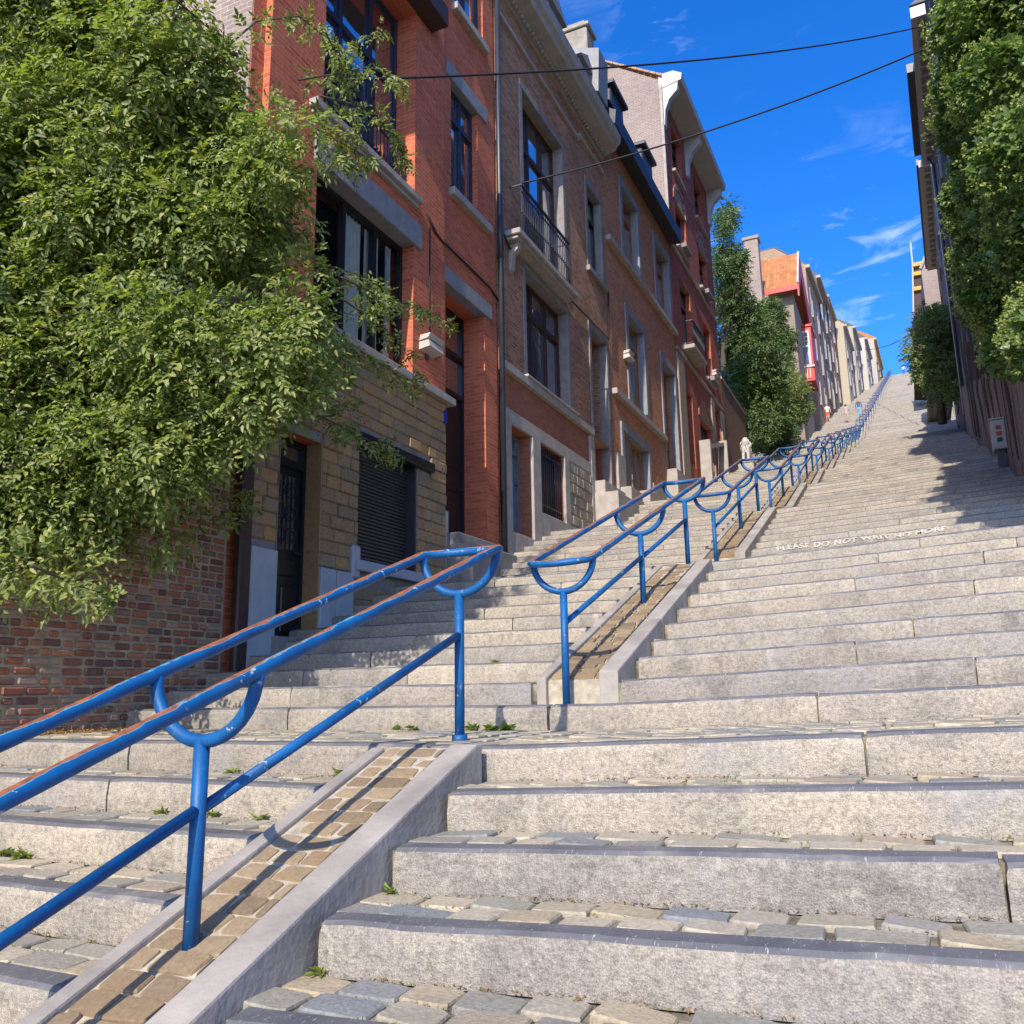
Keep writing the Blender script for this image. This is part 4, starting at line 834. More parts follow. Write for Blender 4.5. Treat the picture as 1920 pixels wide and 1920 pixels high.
# people
SKIN_M = {k: plain('skin_'+k, c, .55, .06, 8, 0) for k, c in (('light', (.55, .33, .24)), ('dark', (.13, .065, .04)))}
def cloth(n, c): return plain('cloth_'+n, c, .85, .12, 20, .1)
def person(label, px, py, skin, top, bottom, hair, face, long_hair=True, stride=.12, shorts=False, sleeves=False, hold=False, hgt=1.9, dress=False):
    Y = min(np.arange(40, 150.5, .25), key=lambda y: abs(onY(px, py, y)[2]-ground_z(y))); X = onY(px, py, Y)[0]
    s = max(k for k in range(SEC0, SEC1) if sec(k)[1] <= Y); dx, y0, z0, P, Lg = sec(s); t = (P-Lg)/9; k = 0 if Y-y0 < Lg else 1+int((Y-y0-Lg)/t); ky = y0 if k == 0 else y0+Lg+(k-1)*t
    Y = ky+.24; Z = z0+k*RISE+(TILT*max(0, X-dx))
    o = thing('person', label, 'person', 'people on the stairs', (X, Y, Z)); q = stride; sc = hgt/1.70
    J = [(0, 0, .93, (.15, .10)), (0, 0, 1.08, (.125, .09)), (0, .01, 1.27, (.155, .10)), (0, .01, 1.42, (.12, .08)), (0, .01, 1.47, (.05, .05)), (0, -.01, 1.56, (.075, .09)), (0, -.01, 1.655, (.075, .085)),
         (.09, 0, .84, (.085, .085)), (.095, -q*.6, .48, (.058, .06)), (.10, -q*.2, .09, (.036, .038)), (.10, -q*.2-.13, .035, (.034, .028)),
         (-.09, 0, .84, (.085, .085)), (-.095, q*.2, .48, (.058, .06)), (-.10, q, .10, (.036, .038)), (-.10, q-.13, .035, (.034, .028)),
         (.19, .01, 1.38, (.048, .048)), (.245, .03, 1.12, (.038, .038)), (.25, -.09 if not hold else -.2, .90 if not hold else 1.14, (.027, .027)), (.25, -.12 if not hold else -.28, .81 if not hold else 1.18, (.026, .018)),
         (-.19, .01, 1.38, (.048, .048)), (-.245, .02, 1.12, (.038, .038)), (-.25, -.06, .90, (.027, .027)), (-.25, -.08, .81, (.026, .018))]
    E_ = [(0, 1), (1, 2), (2, 3), (3, 4), (4, 5), (5, 6), (0, 7), (7, 8), (8, 9), (9, 10), (0, 11), (11, 12), (12, 13), (13, 14), (3, 15), (15, 16), (16, 17), (17, 18), (3, 19), (19, 20), (20, 21), (21, 22)]
    me = skin_mesh('body', J, E_); me.materials.clear()
    for m_ in (SKIN_M[skin], top, bottom, M_BLACK): me.materials.append(m_)
    idx = []
    for p in me.polygons:
        c = p.center; arm = abs(c.x) > .20 and c.z > .75
        if c.z > 1.455: i = 0
        elif arm: i = 1 if (c.z > (1.25 if not sleeves else .93)) else 0
        elif c.z > .97: i = 1
        elif c.z > (.62 if shorts else .11): i = 2
        elif c.z > .08: i = 0
        else: i = 3
        idx.append(i)
    me.polygons.foreach_set('material_index', idx); b = link('body', me, o); b.rotation_euler.z = 0 if face == 'down' else math.pi; b.scale = (sc, sc, sc)
    hm = MB(); n = 10                       # hair: a cap with strands that fall behind
    vs = []
    for i in range(6):
        th = i/5*(1.75 if long_hair else 1.45)
        for j in range(n): ph = 2*math.pi*j/n; vs.append((.092*math.sin(th)*math.cos(ph), .02+.105*math.sin(th)*math.sin(ph)+(.01 if th > 1.2 else 0), 1.60+.115*math.cos(th)))
    fs = [(i*n+j, i*n+(j+1) % n, (i+1)*n+(j+1) % n, (i+1)*n+j) for i in range(5) for j in range(n)]; hm.add(vs, [f for f in fs if not (f[0] >= 3*n and .55*math.pi*2/2 < 0)])
    if long_hair:
        for j in range(9): a = math.pi*(j/8); hm.tube([(.085*math.cos(a), .02+.09*math.sin(a), 1.62), (.095*math.cos(a), .03+.10*math.sin(a), 1.5), (.09*math.cos(a), .05+.09*math.sin(a), 1.36)], .03, 5, r1=.012)
    hb = ob('hair', hm, hair, b, True)
    fc = MB()
    for sx in (-1, 1): fc.box(sx*.03-.012, sx*.03+.012, -.107, -.095, 1.572, 1.584)
    fc.prism([(-.012, 1.53), (.012, 1.53), (0, 1.575)], 'y', -.125, -.09); fc.box(-.022, .022, -.104, -.092, 1.502, 1.51); ob('face', fc, SKIN_M['dark'], b)
    if dress: ob('skirt', MB().prism([(.17*math.cos(a), .12*math.sin(a)) for a in np.linspace(0, 2*math.pi, 14)[:-1]], 'z', .62, 1.0), top, b)
    return o
H_BL = plain('hair_blond', (.42, .27, .11), .6, .2, 20, .1); H_BR = plain('hair_brown', (.06, .03, .02), .6, .2, 20, .1); H_RD = plain('hair_dark_red', (.11, .025, .02), .7, .2, 20, .1)
person('person in white top and red orange shorts walking down beside the bushes', 1553, 790, 'light', cloth('white', (.75, .72, .7)), cloth('red', (.62, .12, .05)), H_BR, 'down', shorts=True)
person('person in pale clothes with dark red hair beside the handrail', 1588, 790, 'dark', cloth('cream', (.45, .36, .33)), cloth('pink', (.42, .30, .28)), H_RD, 'down', long_hair=False, sleeves=True, hold=True)
person('person with blond hair in blue top and jeans seen from behind', 1612, 782, 'light', cloth('blue', (.045, .13, .36)), cloth('jeans', (.22, .36, .50)), H_BL, 'up', sleeves=True)
person('small person in dark blue clothes farther up beside the left houses', 1602, 742, 'light', cloth('navy', (.03, .04, .12)), cloth('black', (.02, .02, .03)), H_BR, 'up', sleeves=True)
person('tiny person in white top standing on the crest of the stairs', 1695, 702, 'light', cloth('white', (.75, .72, .7)), cloth('jeans2', (.04, .10, .30)), H_BR, 'up', hold=True)

# ------------------------------------------------------------------ foliage
def leaf_cloud(base, dirs, nrm, L, Wd, fold=.35, curl=.25):
    """arrays of leaves, each two folded quads with a drooping tip"""
    n = len(base); d = dirs/np.linalg.norm(dirs, axis=1, keepdims=True); s = np.cross(d, nrm); s /= np.linalg.norm(s, axis=1, keepdims=True)+1e-9; u = np.cross(s, d)
    L = np.asarray(L).reshape(-1, 1); Wd = np.asarray(Wd).reshape(-1, 1); V = np.empty((n, 6, 3))
    V[:, 0] = base; V[:, 3] = base+d*L-u*L*curl
    for i, sg in ((1, -1), (5, 1)): V[:, i] = base+d*L*.32+s*sg*Wd*.5+u*Wd*fold*.5
    for i, sg in ((2, -1), (4, 1)): V[:, i] = base+d*L*.70+s*sg*Wd*.38+u*(Wd*fold*.4-L*curl*.45)
    F = np.array([[0, 1, 2, 3], [0, 3, 4, 5]])[None]+(np.arange(n)*6)[:, None, None]
    return V.reshape(-1, 3), F.reshape(-1, 4)
def rand_unit(n, rng): v = rng.normal(size=(n, 3)); return v/np.linalg.norm(v, axis=1, keepdims=True)
def sprays(centers, out, rng, leaf=(.05, .022), axis=.17, pairs=3, droop=.5, spread=.5):
    """compound leaves: leaflets in pairs along a short stalk and one at its tip"""
    n = len(centers); ax = out+rng.normal(0, spread, (n, 3)); ax[:, 2] -= droop*rng.uniform(.3, 1.2, n); ax /= np.linalg.norm(ax, axis=1, keepdims=True)
    up = np.array([.1, -.55, .75])+.9*out+rng.normal(0, .35, (n, 3)); sd = np.cross(ax, up); sd /= np.linalg.norm(sd, axis=1, keepdims=True)+1e-9; nm = np.cross(sd, ax)
    Bs, Ds, Ns, Ls, Ws = [], [], [], [], []; Lf = leaf[0]*rng.uniform(.7, 1.3, n)
    for k in range(pairs):
        f = (k+.6)/(pairs+.3); b = centers+ax*axis*f; b[:, 2] -= axis*.25*f*f
        for sg in (-1, 1):
            Bs.append(b); Ds.append(ax*.55+sd*sg*.85+rng.normal(0, .16, (n, 3))); Ns.append(nm+rng.normal(0, .35, (n, 3))); Ls.append(Lf*rng.uniform(.8, 1.15, n)); Ws.append(Lf*leaf[1]/leaf[0]*rng.uniform(.8, 1.2, n))
    b = centers+ax*axis; b[:, 2] -= axis*.25; Bs.append(b); Ds.append(ax+rng.normal(0, .15, (n, 3))); Ns.append(nm+rng.normal(0, .3, (n, 3))); Ls.append(Lf*1.1); Ws.append(Lf*leaf[1]/leaf[0])
    return leaf_cloud(np.concatenate(Bs), np.concatenate(Ds), np.concatenate(Ns), np.concatenate(Ls), np.concatenate(Ws))
def in_poly(px, py, poly):
    P = np.array(poly, float); c = np.zeros(len(px), bool); j = len(P)-1
    for i in range(len(P)):
        a = (P[i, 1] > py) != (P[j, 1] > py); xx = (P[j, 0]-P[i, 0])*(py-P[i, 1])/(P[j, 1]-P[i, 1]+1e-9)+P[i, 0]; c ^= a & (px < xx); j = i
    return c
def poly_points(poly, n, rng):
    P = np.array(poly, float); out = []
    while sum(map(len, out)) < n:
        px = rng.uniform(P[:, 0].min(), P[:, 0].max(), 4000); py = rng.uniform(P[:, 1].min(), P[:, 1].max(), 4000); k = in_poly(px, py, poly); out.append(np.stack([px[k], py[k]], 1))
    return np.concatenate(out)[:n]
def shell_points(C, R, n, rng, inner=.55):
    """points in the outer part of a set of clumps"""
    i = rng.choice(len(C), n, p=(R**2)/np.sum(R**2)); u = rand_unit(n, rng); f = rng.uniform(inner, 1.0, (n, 1))**.6
    return C[i]+u*R[i][:, None]*f*np.array([1, 1, .8]), u
def limbs(mb, root, tips, rng, r0, r1=.008, sag=.15):
    for tp in tips:
        a = Vector(root); b = Vector(tp); mid = a.lerp(b, .5)+Vector((rng.normal(0, sag), rng.normal(0, sag), abs(rng.normal(0, sag))+.1)); pts = []
        for t in np.linspace(0, 1, 8): pts.append(a*(1-t)**2+mid*2*t*(1-t)+b*t*t)
        mb.tube(pts, r0*rng.uniform(.5, 1), 6, r1=r1)

# the big leafy tree that leans over the garden wall
tr = np.random.default_rng(42)
POLY = [(-120, -320), (290, -320), (300, 0), (350, 90), (420, 160), (500, 200), (550, 240), (560, 300), (535, 360), (555, 430), (585, 520), (610, 590), (620, 640), (600, 690), (570, 735), (545, 770), (500, 785), (450, 800), (410, 840), (370, 910), (300, 950), (230, 985), (110, 1020), (-120, 1030)]
pp = poly_points(POLY, 290, tr); Cc = []; Rr = []
for (px, py) in pp:
    fx = -4.45+2.55*max(0, min(1, px/610)); X = fx-tr.uniform(0, .55) if tr.random() < .8 else fx-tr.uniform(.5, 1.6); p = onX(px, py, X)   # the crown swells uphill, its near side falls back
    if p[1] > 2.5 and X < -4.15: X = -tr.uniform(3.2, 4.0); p = onX(px, py, X)
    r = tr.uniform(.15, .42)
    if p[1] > 2.5: r = min(r, (X+4.45)*.9+.05, .34)
    Cc.append(p); Rr.append(max(.2, r))
for (px, py, X, r) in ((40, 1060, -3.7, .25), (140, 1075, -3.75, .22), (300, 1000, -3.8, .25), (420, 940, -3.9, .2), (640, 780, -3.8, .2), (700, 560, -3.7, .22), (640, 240, -3.7, .22)): Cc.append(onX(px, py, X)); Rr.append(r)
Cc = np.array(Cc); Rr = np.array(Rr)
tree = thing('leafy_tree', 'large leafy green tree leaning over the brick garden wall', 'tree', None, (-5.2, 1.2, .3))
tree_off = -np.array([-5.2, 1.2, .3])
c, u = shell_points(Cc, Rr, 33000, tr, .55); n_ = len(c)//2; V, F = sprays(c[:n_], u[:n_], tr, (.062, .031), .17, 3); V2, F2 = sprays(c[n_:], u[n_:], tr, (.044, .021), .14, 3); F = np.concatenate([F, F2+len(V)]); V = np.concatenate([V, V2])
tw = []; twig = MB()
TW = [[(400, 110), (480, 40), (560, 30), (610, 70), (650, 95), (720, 50)], [(560, 150), (620, 140), (690, 125), (740, 145), (762, 165)], [(600, 180), (680, 200), (720, 225), (745, 265), (768, 312)], [(640, 520), (700, 550), (760, 570), (800, 582), (850, 608)], [(640, 560), (700, 600), (750, 640), (782, 705)], [(600, 640), (680, 660), (740, 700), (772, 732)], [(600, 780), (660, 810), (720, 840), (745, 852)], [(60, 1060), (150, 1100), (212, 1118)], [(600, 330), (640, 290), (665, 315)], [(610, 60), (640, 120), (650, 170)], [(330, 0), (400, 60), (410, 130)], [(590, 240), (680, 290), (700, 310)], [(560, 470), (620, 500), (690, 520)]]
for tl_ in TW:
    P3 = [Vector(onX(px, py, -2.9-.12*i)) for i, (px, py) in enumerate(tl_)]; pts = []
    for i in range(len(P3)-1):
        for f in np.linspace(0, 1, 5)[:-1]: pts.append(P3[i].lerp(P3[i+1], f))
    pts.append(P3[-1]); twig.tube([q+Vector(tree_off) for q in pts], .011, 6, r1=.003)
    for q in pts[2:]:
        for _ in range(4): tw.append(np.array(q)+tr.normal(0, .035, 3))
tw = np.array(tw); V2, F2 = sprays(tw, rand_unit(len(tw), tr)*.7, tr, (.062, .026), .13, 3, .8)
V = np.concatenate([V, V2]); F = np.concatenate([F, F2+len(V)-len(V2)])
cr = link('crown', bulk_mesh('crown', V+tree_off, F, M_LEAF), tree); tag(cr, kind='stuff')
tk = MB().tube([(0, 0, -.3), (.05, .1, 1.0), (.1, .1, 2.2), (.3, 0, 3.6), (.5, .1, 5.5)], .14, 10, r1=.05); ob('trunk', tk, M_BARK, tree, True)
lb = MB(); limbs(lb, (.1, .1, 1.8), [tuple(q) for q in (Cc[tr.choice(len(Cc), 70, False)]+tree_off)], tr, .035); ob('branches', lb, M_BARK, tree, True); tag(ob('twigs', twig, M_BARK, tree, True), kind='stuff')
# berries in small red bunches
bm_ = MB(); ico = [(0, 0, 1), (.9, 0, .3), (.28, .85, .3), (-.72, .53, .3), (-.72, -.53, .3), (.28, -.85, .3), (0, 0, -.9)]; icf = [(0, 1, 2), (0, 2, 3), (0, 3, 4), (0, 4, 5), (0, 5, 1), (6, 2, 1), (6, 3, 2), (6, 4, 3), (6, 5, 4), (6, 1, 5)]
for i in range(34):
    cq = c[tr.integers(len(c))]
    for k in range(7):
        q = cq+tr.normal(0, .03, 3)+tree_off; bm_.add([(q[0]+a*.008, q[1]+b*.008, q[2]+d*.008) for a, b, d in ico], icf)
ob('berries', bm_, plain('berry', (.25, .06, .03), .4), tree, True)

# ivy and its pale flower heads on the right-hand front
iv = np.random.default_rng(8)
IP = [(1822, -260), (1818, 150), (1812, 300), (1808, 450), (1816, 560), (1836, 615), (1880, 650), (1930, 695), (2060, 745), (2400, 805), (2400, -260)]
pp = poly_points(IP, 420, iv); Cc = []; Rr = []
for (px, py) in pp:
    p = onP(px, py, RA-iv.uniform(.05, .5), RB); Cc.append(p); Rr.append(iv.uniform(.35, .8))
Cc = np.array(Cc); Rr = np.array(Rr); keep = (Cc[:, 1] < 31) & (Cc[:, 1] > 5) & (Cc[:, 2] < 21.3); Cc, Rr = Cc[keep], Rr[keep]
ivy = thing('ivy', 'dense flowering ivy covering the house front at the right', 'ivy', None, (4.4, 18, 5.4)); io = -np.array([4.4, 18, 5.4])
c, u = shell_points(Cc, Rr*.75, 62000, iv, .6); u2 = u+np.array([-.6, -1.0, .4]); n = len(c)
V, F = leaf_cloud(c, u2+iv.normal(0, .7, (n, 3))-np.array([0, 0, .5]), u2+iv.normal(0, .4, (n, 3)), iv.uniform(.05, .11, n), iv.uniform(.045, .095, n), .3, .2)
tag(link('leaves', bulk_mesh('leaves', V+io, F, M_IVY), ivy), kind='stuff')
c, u = shell_points(Cc, Rr*.9, 7000, iv, .85); k = u@np.array([-.6, -.7, .35]) > -.15; c, u = c[k], u[k]
cc = np.repeat(c, 12, 0); n = len(cc); d = rand_unit(n, iv)+np.repeat(u, 12, 0)*.5; V, F = leaf_cloud(cc+d*.02, d, rand_unit(n, iv), iv.uniform(.022, .042, n), iv.uniform(.015, .026, n), .3, .1)
tag(link('flower_heads', bulk_mesh('flower_heads', V+io, F, M_UMBEL), ivy), kind='stuff')
sm = MB()
for i in range(14):
    y = 13+i*1.3+iv.uniform(-.4, .4); zb = ground_z(y)+.3; sm.tube([(xr(y)-.1+io[0]+iv.normal(0, .05), y+io[1]+.1*k+iv.normal(0, .1), zb+io[2]+k*1.5) for k in range(7)], .035, 6, r1=.012)
ob('stems', sm, M_BARK, ivy, True)

def tree_at(name, label, cat, polys, Yr, n, mat, rng, leaf=(.14, .075), clump=(.5, 1.1), nc=90, trunk=None, group=None, pairs=2, axis=.3, flat=None):
    Cs = []; Rs = []
    for poly in polys:
        for (px, py) in poly_points(poly, nc, rng): Cs.append(onY(px, py, rng.uniform(*Yr))); Rs.append(rng.uniform(*clump))
    Cs = np.array(Cs); Rs = np.array(Rs); base = np.array(trunk if trunk is not None else (Cs[:, 0].mean(), Cs[:, 1].mean(), Cs[:, 2].min()-1))
    t = thing(name, label, cat, group, tuple(base)); c, u = shell_points(Cs, Rs, n, rng, .5); V, F = sprays(c, u, rng, leaf, axis, pairs, .4)
    tag(link('crown', bulk_mesh('crown', V-base, F, mat), t), kind='stuff')
    top = Cs[:, :].mean(0)-base; tk = MB().tube([(0, 0, -.5), (top[0]*.2, top[1]*.2, top[2]*.4), (top[0]*.7, top[1]*.7, top[2]*.8), tuple(top)], .2, 8, r1=.08); ob('trunk', tk, M_BARK, t, True)
    lb = MB(); limbs(lb, tuple(top*.4), [tuple(q) for q in (Cs[rng.choice(len(Cs), min(30, len(Cs)), False)]-base)], rng, .06, .015, .4); ob('branches', lb, M_BARK, t, True); return t
fr = np.random.default_rng(77)
tree_at('garden_tree', 'tall dark green tree rising beside the deep red house', 'tree', [[(1345, 392), (1362, 372), (1376, 398), (1372, 440), (1388, 490), (1352, 512)], [(1345, 470), (1385, 470), (1395, 545), (1350, 560)]], (37, 41), 2000, M_LEAF2, fr, (.13, .07), (.22, .55), 40, onX(1360, 800, -6.0), 'trees in the gardens on the left')
tree_at('garden_tree', 'broad creeper-covered tree spilling over the garden wall on the left', 'tree', [[(1350, 540), (1380, 535), (1405, 575), (1432, 600), (1455, 650), (1458, 720), (1470, 790), (1450, 818), (1400, 815), (1382, 770), (1366, 715), (1350, 640)]], (38, 45), 8500, M_LEAF2, fr, (.14, .075), (.35, .95), 110, onX(1420, 830, -6.0), 'trees in the gardens on the left')
tree_at('garden_bush', 'bright green bush at the stair edge below the red chalet', 'bush', [[(1440, 690), (1475, 680), (1500, 715), (1515, 755), (1495, 800), (1455, 822), (1435, 780)]], (50, 55), 4200, M_LEAF3, fr, (.15, .07), (.3, .55), 70, onX(1470, 815, -5.2), 'trees in the gardens on the left')
tree_at('creeper', 'climbing greenery hanging under the chalet roof', 'creeper', [[(1418, 560), (1450, 562), (1472, 590), (1482, 640), (1478, 690), (1450, 680), (1430, 620)]], (57, 61), 2600, M_LEAF2, fr, (.15, .08), (.3, .6), 50, onX(1455, 790, -5.6), 'trees in the gardens on the left')
tree_at('garden_bush', 'dark green bush added in place of the shade under the broad tree', 'added bush', [[(1405, 800), (1440, 795), (1480, 800), (1488, 822), (1430, 838), (1410, 830)]], (45, 49), 2600, M_LEAF2, fr, (.13, .07), (.3, .5), 50, onX(1440, 845, -5.2), 'trees in the gardens on the left')  # dark foliage added to stand for the shadow under the tree
tree_at('garden_bush', 'olive green bush by the right-hand wall below the far gables', 'bush', [[(1716, 605), (1738, 582), (1780, 592), (1792, 640), (1782, 735), (1765, 752), (1742, 712), (1720, 685)]], (38, 43), 4200, M_LEAF3, fr, (.13, .065), (.3, .6), 80, onY(1765, 775, 40))
# unseen tree added right of the camera to throw shade at the right edge
sp = np.random.default_rng(4); Cs = np.array([(4.7, -4.3, 9.6), (5.3, -3.9, 10.2), (5.8, -4.4, 9.8), (5.1, 1.2, 9.3), (5.6, 2.2, 10.0), (6.1, 1.0, 9.6), (5.3, 3.2, 9.6), (6.4, -1, 10.6), (6.2, 3.4, 10.4)]); Rs = np.array([.6, .7, .8, .8, 1.0, 1.0, .9, 1.2, 1.2])
st = thing('added_shade_tree', 'unseen tree added to shade the steps at the right edge', 'tree', None, (6.6, -.5, -.3)); c, u = shell_points(Cs, Rs, 5200, sp, .3); V, F = sprays(c, u, sp, (.13, .07), .25, 3)
so_ = -np.array([6.6, -.5, -.3]); tag(link('crown', bulk_mesh('crown', V+so_, F, M_LEAF2), st), kind='stuff'); lb = MB().tube([(0, 0, -.5), (0, 0, 3), (-.1, .1, 7), (-.3, 0, 10)], .17, 8, r1=.07); ob('trunk', lb, M_BARK, st, True)
lb = MB(); limbs(lb, (-.05, .05, 6.5), [tuple(q) for q in Cs+so_], sp, .07, .02, .3); ob('branches', lb, M_BARK, st, True)

# ------------------------------------------------------------------ right-hand side
def right_root(name, label, cat, group=None):
    t = thing(name, label, cat, group, (RA, 0, 0)); t.rotation_euler.z = -math.atan(RB)   # local y follows the frontage, local -x faces the stairs
    return t
g = 'houses along the right side'
h = right_root('terraced_house', 'ivy-clad dark brick house at the right edge', 'house', g)
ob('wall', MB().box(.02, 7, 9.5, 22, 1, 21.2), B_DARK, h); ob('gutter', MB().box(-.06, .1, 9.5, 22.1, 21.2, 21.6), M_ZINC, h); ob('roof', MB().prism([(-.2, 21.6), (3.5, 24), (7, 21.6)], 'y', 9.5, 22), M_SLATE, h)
def rwin(h, u0, u1, z0, z1):
    w = ob('window', MB().box(-.03, .06, u0-.1, u0, z0, z1).box(-.03, .06, u1, u1+.1, z0, z1).box(-.035, .06, u0-.1, u1+.1, z1, z1+.15).box(-.08, .06, u0-.15, u1+.15, z0-.1, z0), M_GREYSTONE, h); ob('pane', MB().box(-.005, .05, u0, u1, z0, z1), M_GLASS, w)
h = right_root('terraced_house', 'shaded dark brick house with pale panelled eaves beyond the ivy', 'house', g)
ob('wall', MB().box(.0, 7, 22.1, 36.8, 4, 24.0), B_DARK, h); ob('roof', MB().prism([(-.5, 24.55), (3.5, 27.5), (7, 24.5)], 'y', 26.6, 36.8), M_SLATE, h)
ob('eaves', MB().box(-.5, .0, 26.6, 36.8, 24.0, 24.45), plain('pale_grey_paint', (.50, .49, .49), .7, .08), h)
ob('gutter', MB().box(-.78, -.5, 29.8, 36.0, 24.12, 24.5), M_ZINC, h)
dme = MB().box(-.30, -.05, 0, .34, -.06, 0, 0, .015).mesh('eave_block', M_GREYSTONE)
for i in range(17): link('eave_block', dme, h, (0, 26.75+i*.58, 24.0))
for i, u in enumerate((23.5, 26.8, 30.2, 33.4)):
    for zz in (11.5, 15.5, 19.5): rwin(h, u, u+1.3, zz, zz+2.3)
ob('drainpipe', MB().tube([(-.08, 36.2, 10), (-.08, 36.2, 23.6), (-.3, 36.2, 24.1)], .06, 8), M_ZINC, h, True)
h = right_root('terraced_house', 'narrow brown brick house with bracketed eaves above the olive bush', 'house', g)
ob('wall', MB().box(.0, 7, 36.9, 55, 8, 27.0), B_BROWN, h); ob('eaves', MB().box(-.55, 0, 42, 55, 27.0, 27.4), plain('tan_eave_paint', (.50, .45, .38), .8), h); ob('gutter', MB().box(-.65, -.55, 42, 55, 27.15, 27.5), M_ZINC, h); ob('roof', MB().prism([(-.4, 27.5), (3.5, 30), (7, 27.5)], 'y', 40.5, 55), M_SLATE, h)
for i in range(18): link('eave_block', dme, h, (0, 42.2+i*.7, 27.0))
for u in (38, 42, 46, 50):
    for zz in (15, 19, 23): rwin(h, u, u+1.4, zz, zz+2.4)
ob('drainpipe', MB().tube([(-.08, 37.6, 12), (-.08, 37.6, 26)], .05, 8), M_WHITE, h, True)
h = thing('terraced_house', 'gabled house with bare pinkish brick side wall on the right', 'house', g, (0, 0, 0))
gp = [onY(*q, 58) for q in ((1737, 478), (1727, 505), (1738, 590), (1740, 720), (1790, 720), (1775, 500), (1750, 478))]; ob('wall', MB().prism([(p[0], p[2]) for p in gp], 'y', 58, 68), B_PARTY, h)
ob('verge', MB().tube([gp[1]+np.array([-.05, -.1, 0]), gp[0]+np.array([0, -.1, .05]), gp[6]+np.array([0, -.1, .05])], .1, 6), M_PALESTONE, h)
h = thing('terraced_house', 'narrow far house with yellow painted gable boards on the right', 'house', g, (0, 0, 0))
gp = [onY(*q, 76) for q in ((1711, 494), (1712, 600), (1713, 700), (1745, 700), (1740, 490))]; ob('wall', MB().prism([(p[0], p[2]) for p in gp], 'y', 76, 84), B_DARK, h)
a_ = onY(1711, 494, 76); 
for (q0, q1) in (((1710, 495), (1732, 491)), ((1712, 512), (1730, 508)), ((1712, 540), (1732, 538))): p0, p1 = onY(*q0, 75.9), onY(*q1, 75.9); ob('yellow_board', MB().box(p0[0], p1[0], 75.7, 76, p0[2]-.35, p0[2]), M_YELLOW, h)
ob('corner_pipe', MB().tube([onY(1707, 455, 75.8), onY(1711, 495, 75.8), onY(1713, 600, 75.8)], .07, 6), M_WHITE, h)
# fence of upright boards, utility cabinet
fn = right_root('board_fence', 'weathered upright board fence along the right edge of the stairs', 'fence')
pl = MB().box(-.03, 0, 0, .17, 0, 2.3, 0, .008).mesh('board', M_PLANK); y = 9.0; k = 0
while y < 37:
    o = link('board', pl, fn, (-.08+fr.normal(0, .006), y, ground_z(y)+TILT*xr(y)-.35)); o.scale.z = fr.uniform(.94, 1.06); o.rotation_euler.x = fr.normal(0, .006); y += .182
ob('fence_rail', MB().add([(-.08, 9, ground_z(9)+.5), (-.03, 9, ground_z(9)+.5), (-.03, 37, ground_z(37)+.5), (-.08, 37, ground_z(37)+.5), (-.08, 9, ground_z(9)+.6), (-.03, 9, ground_z(9)+.6), (-.03, 37, ground_z(37)+.6), (-.08, 37, ground_z(37)+.6)], [(0, 1, 2, 3), (4, 7, 6, 5), (0, 4, 5, 1), (2, 6, 7, 3), (0, 3, 7, 4), (1, 5, 6, 2)]), M_PLANK, fn)
cb_ = right_root('utility_cabinet', 'white utility cabinet with red stickers by the board fence', 'cabinet'); zb = ground_z(15.5)+.42
ob('cabinet_body', MB().box(-.36, -.1, 15.5, 15.95, zb, zb+.62, 0, .015).box(-.38, -.1, 15.47, 15.98, zb+.62, zb+.65, 0, .008), M_WHITE, cb_); ob('cabinet_door', MB().box(-.345, -.12, 15.488, 15.5, zb+.04, zb+.59), M_WHITE, cb_)
ob('cabinet_post', MB().box(-.3, -.16, 15.6, 15.8, zb-.6, zb), M_ZINC, cb_)
for i in range(3): ob('sticker', MB().box(-.28, -.18, 15.478, 15.487, zb+.40-.13*i, zb+.49-.13*i), M_RED if i < 2 else M_IRON, cb_)

# ------------------------------------------------------------------ far left: chalet and the row up to the crest
h = thing('chalet', 'red trimmed chalet with orange tiled roof above the bushes', 'house', None, (0, 0, 0)); g = 'houses up the left side'
e0, r0, f0 = onY(1499, 532, 64), onY(1497, 475, 67), onY(1520, 605, 74); XS = -3.9; xl = -6.9
ob('wall', MB().box(xl+.3, XS-.5, 65, 75, 16, e0[2]-.2), plain('cream_render', (.24, .19, .145), .9, .12), h)
tl_ = MB(); zz0, zz1 = e0[2], r0[2]
rf = ob('roof', MB().prism([(64, zz0), (67, zz1), (75.5, f0[2]-1.5), (75.5, f0[2]-1.8), (67, zz1-.35), (64, zz0-.25)], 'x', xl, XS), plain('tile_core', (.30, .12, .05), .9), h)
for i in range(11):
    for j in range(12):
        t0 = j/12; t1 = (j+1.15)/12; a = xl+(XS-xl)*i/11; b = a+(XS-xl)/11-.012; y0_, y1_ = 64+3*t0, 64+3*t1; z0_, z1_ = zz0+(zz1-zz0)*t0, zz0+(zz1-zz0)*t1
        ob('roof_tile', MB().add([(a, y0_-.03, z0_+.06), (b, y0_-.03, z0_+.06), (b, y1_, z1_+.02), (a, y1_, z1_+.02), (a, y0_-.03, z0_), (b, y0_-.03, z0_)], [(0, 1, 2, 3), (4, 5, 1, 0)]), piece_mat('orange_tile_piece', [(.38, .15, .055), (.44, .185, .065), (.34, .125, .045), (.47, .21, .08)], var=.15), rf)
ob('bargeboard', MB().prism([(64, zz0-1.0), (64, zz0+.05), (67, zz1+.08), (75.6, f0[2]-1.4), (75.6, f0[2]-3.6), (67, zz1-2.1)], 'x', XS, XS+.12), M_RED, h); ob('fascia', MB().box(xl, XS, 63.93, 64.0, zz0-.42, zz0+.0), M_RED, h)
ob('verge_cap', MB().tube([(XS+.05, 64, zz0+.12), (XS+.05, 67, zz1+.14), (XS+.05, 75.6, f0[2]-1.35)], .09, 6), M_WHITE, h)
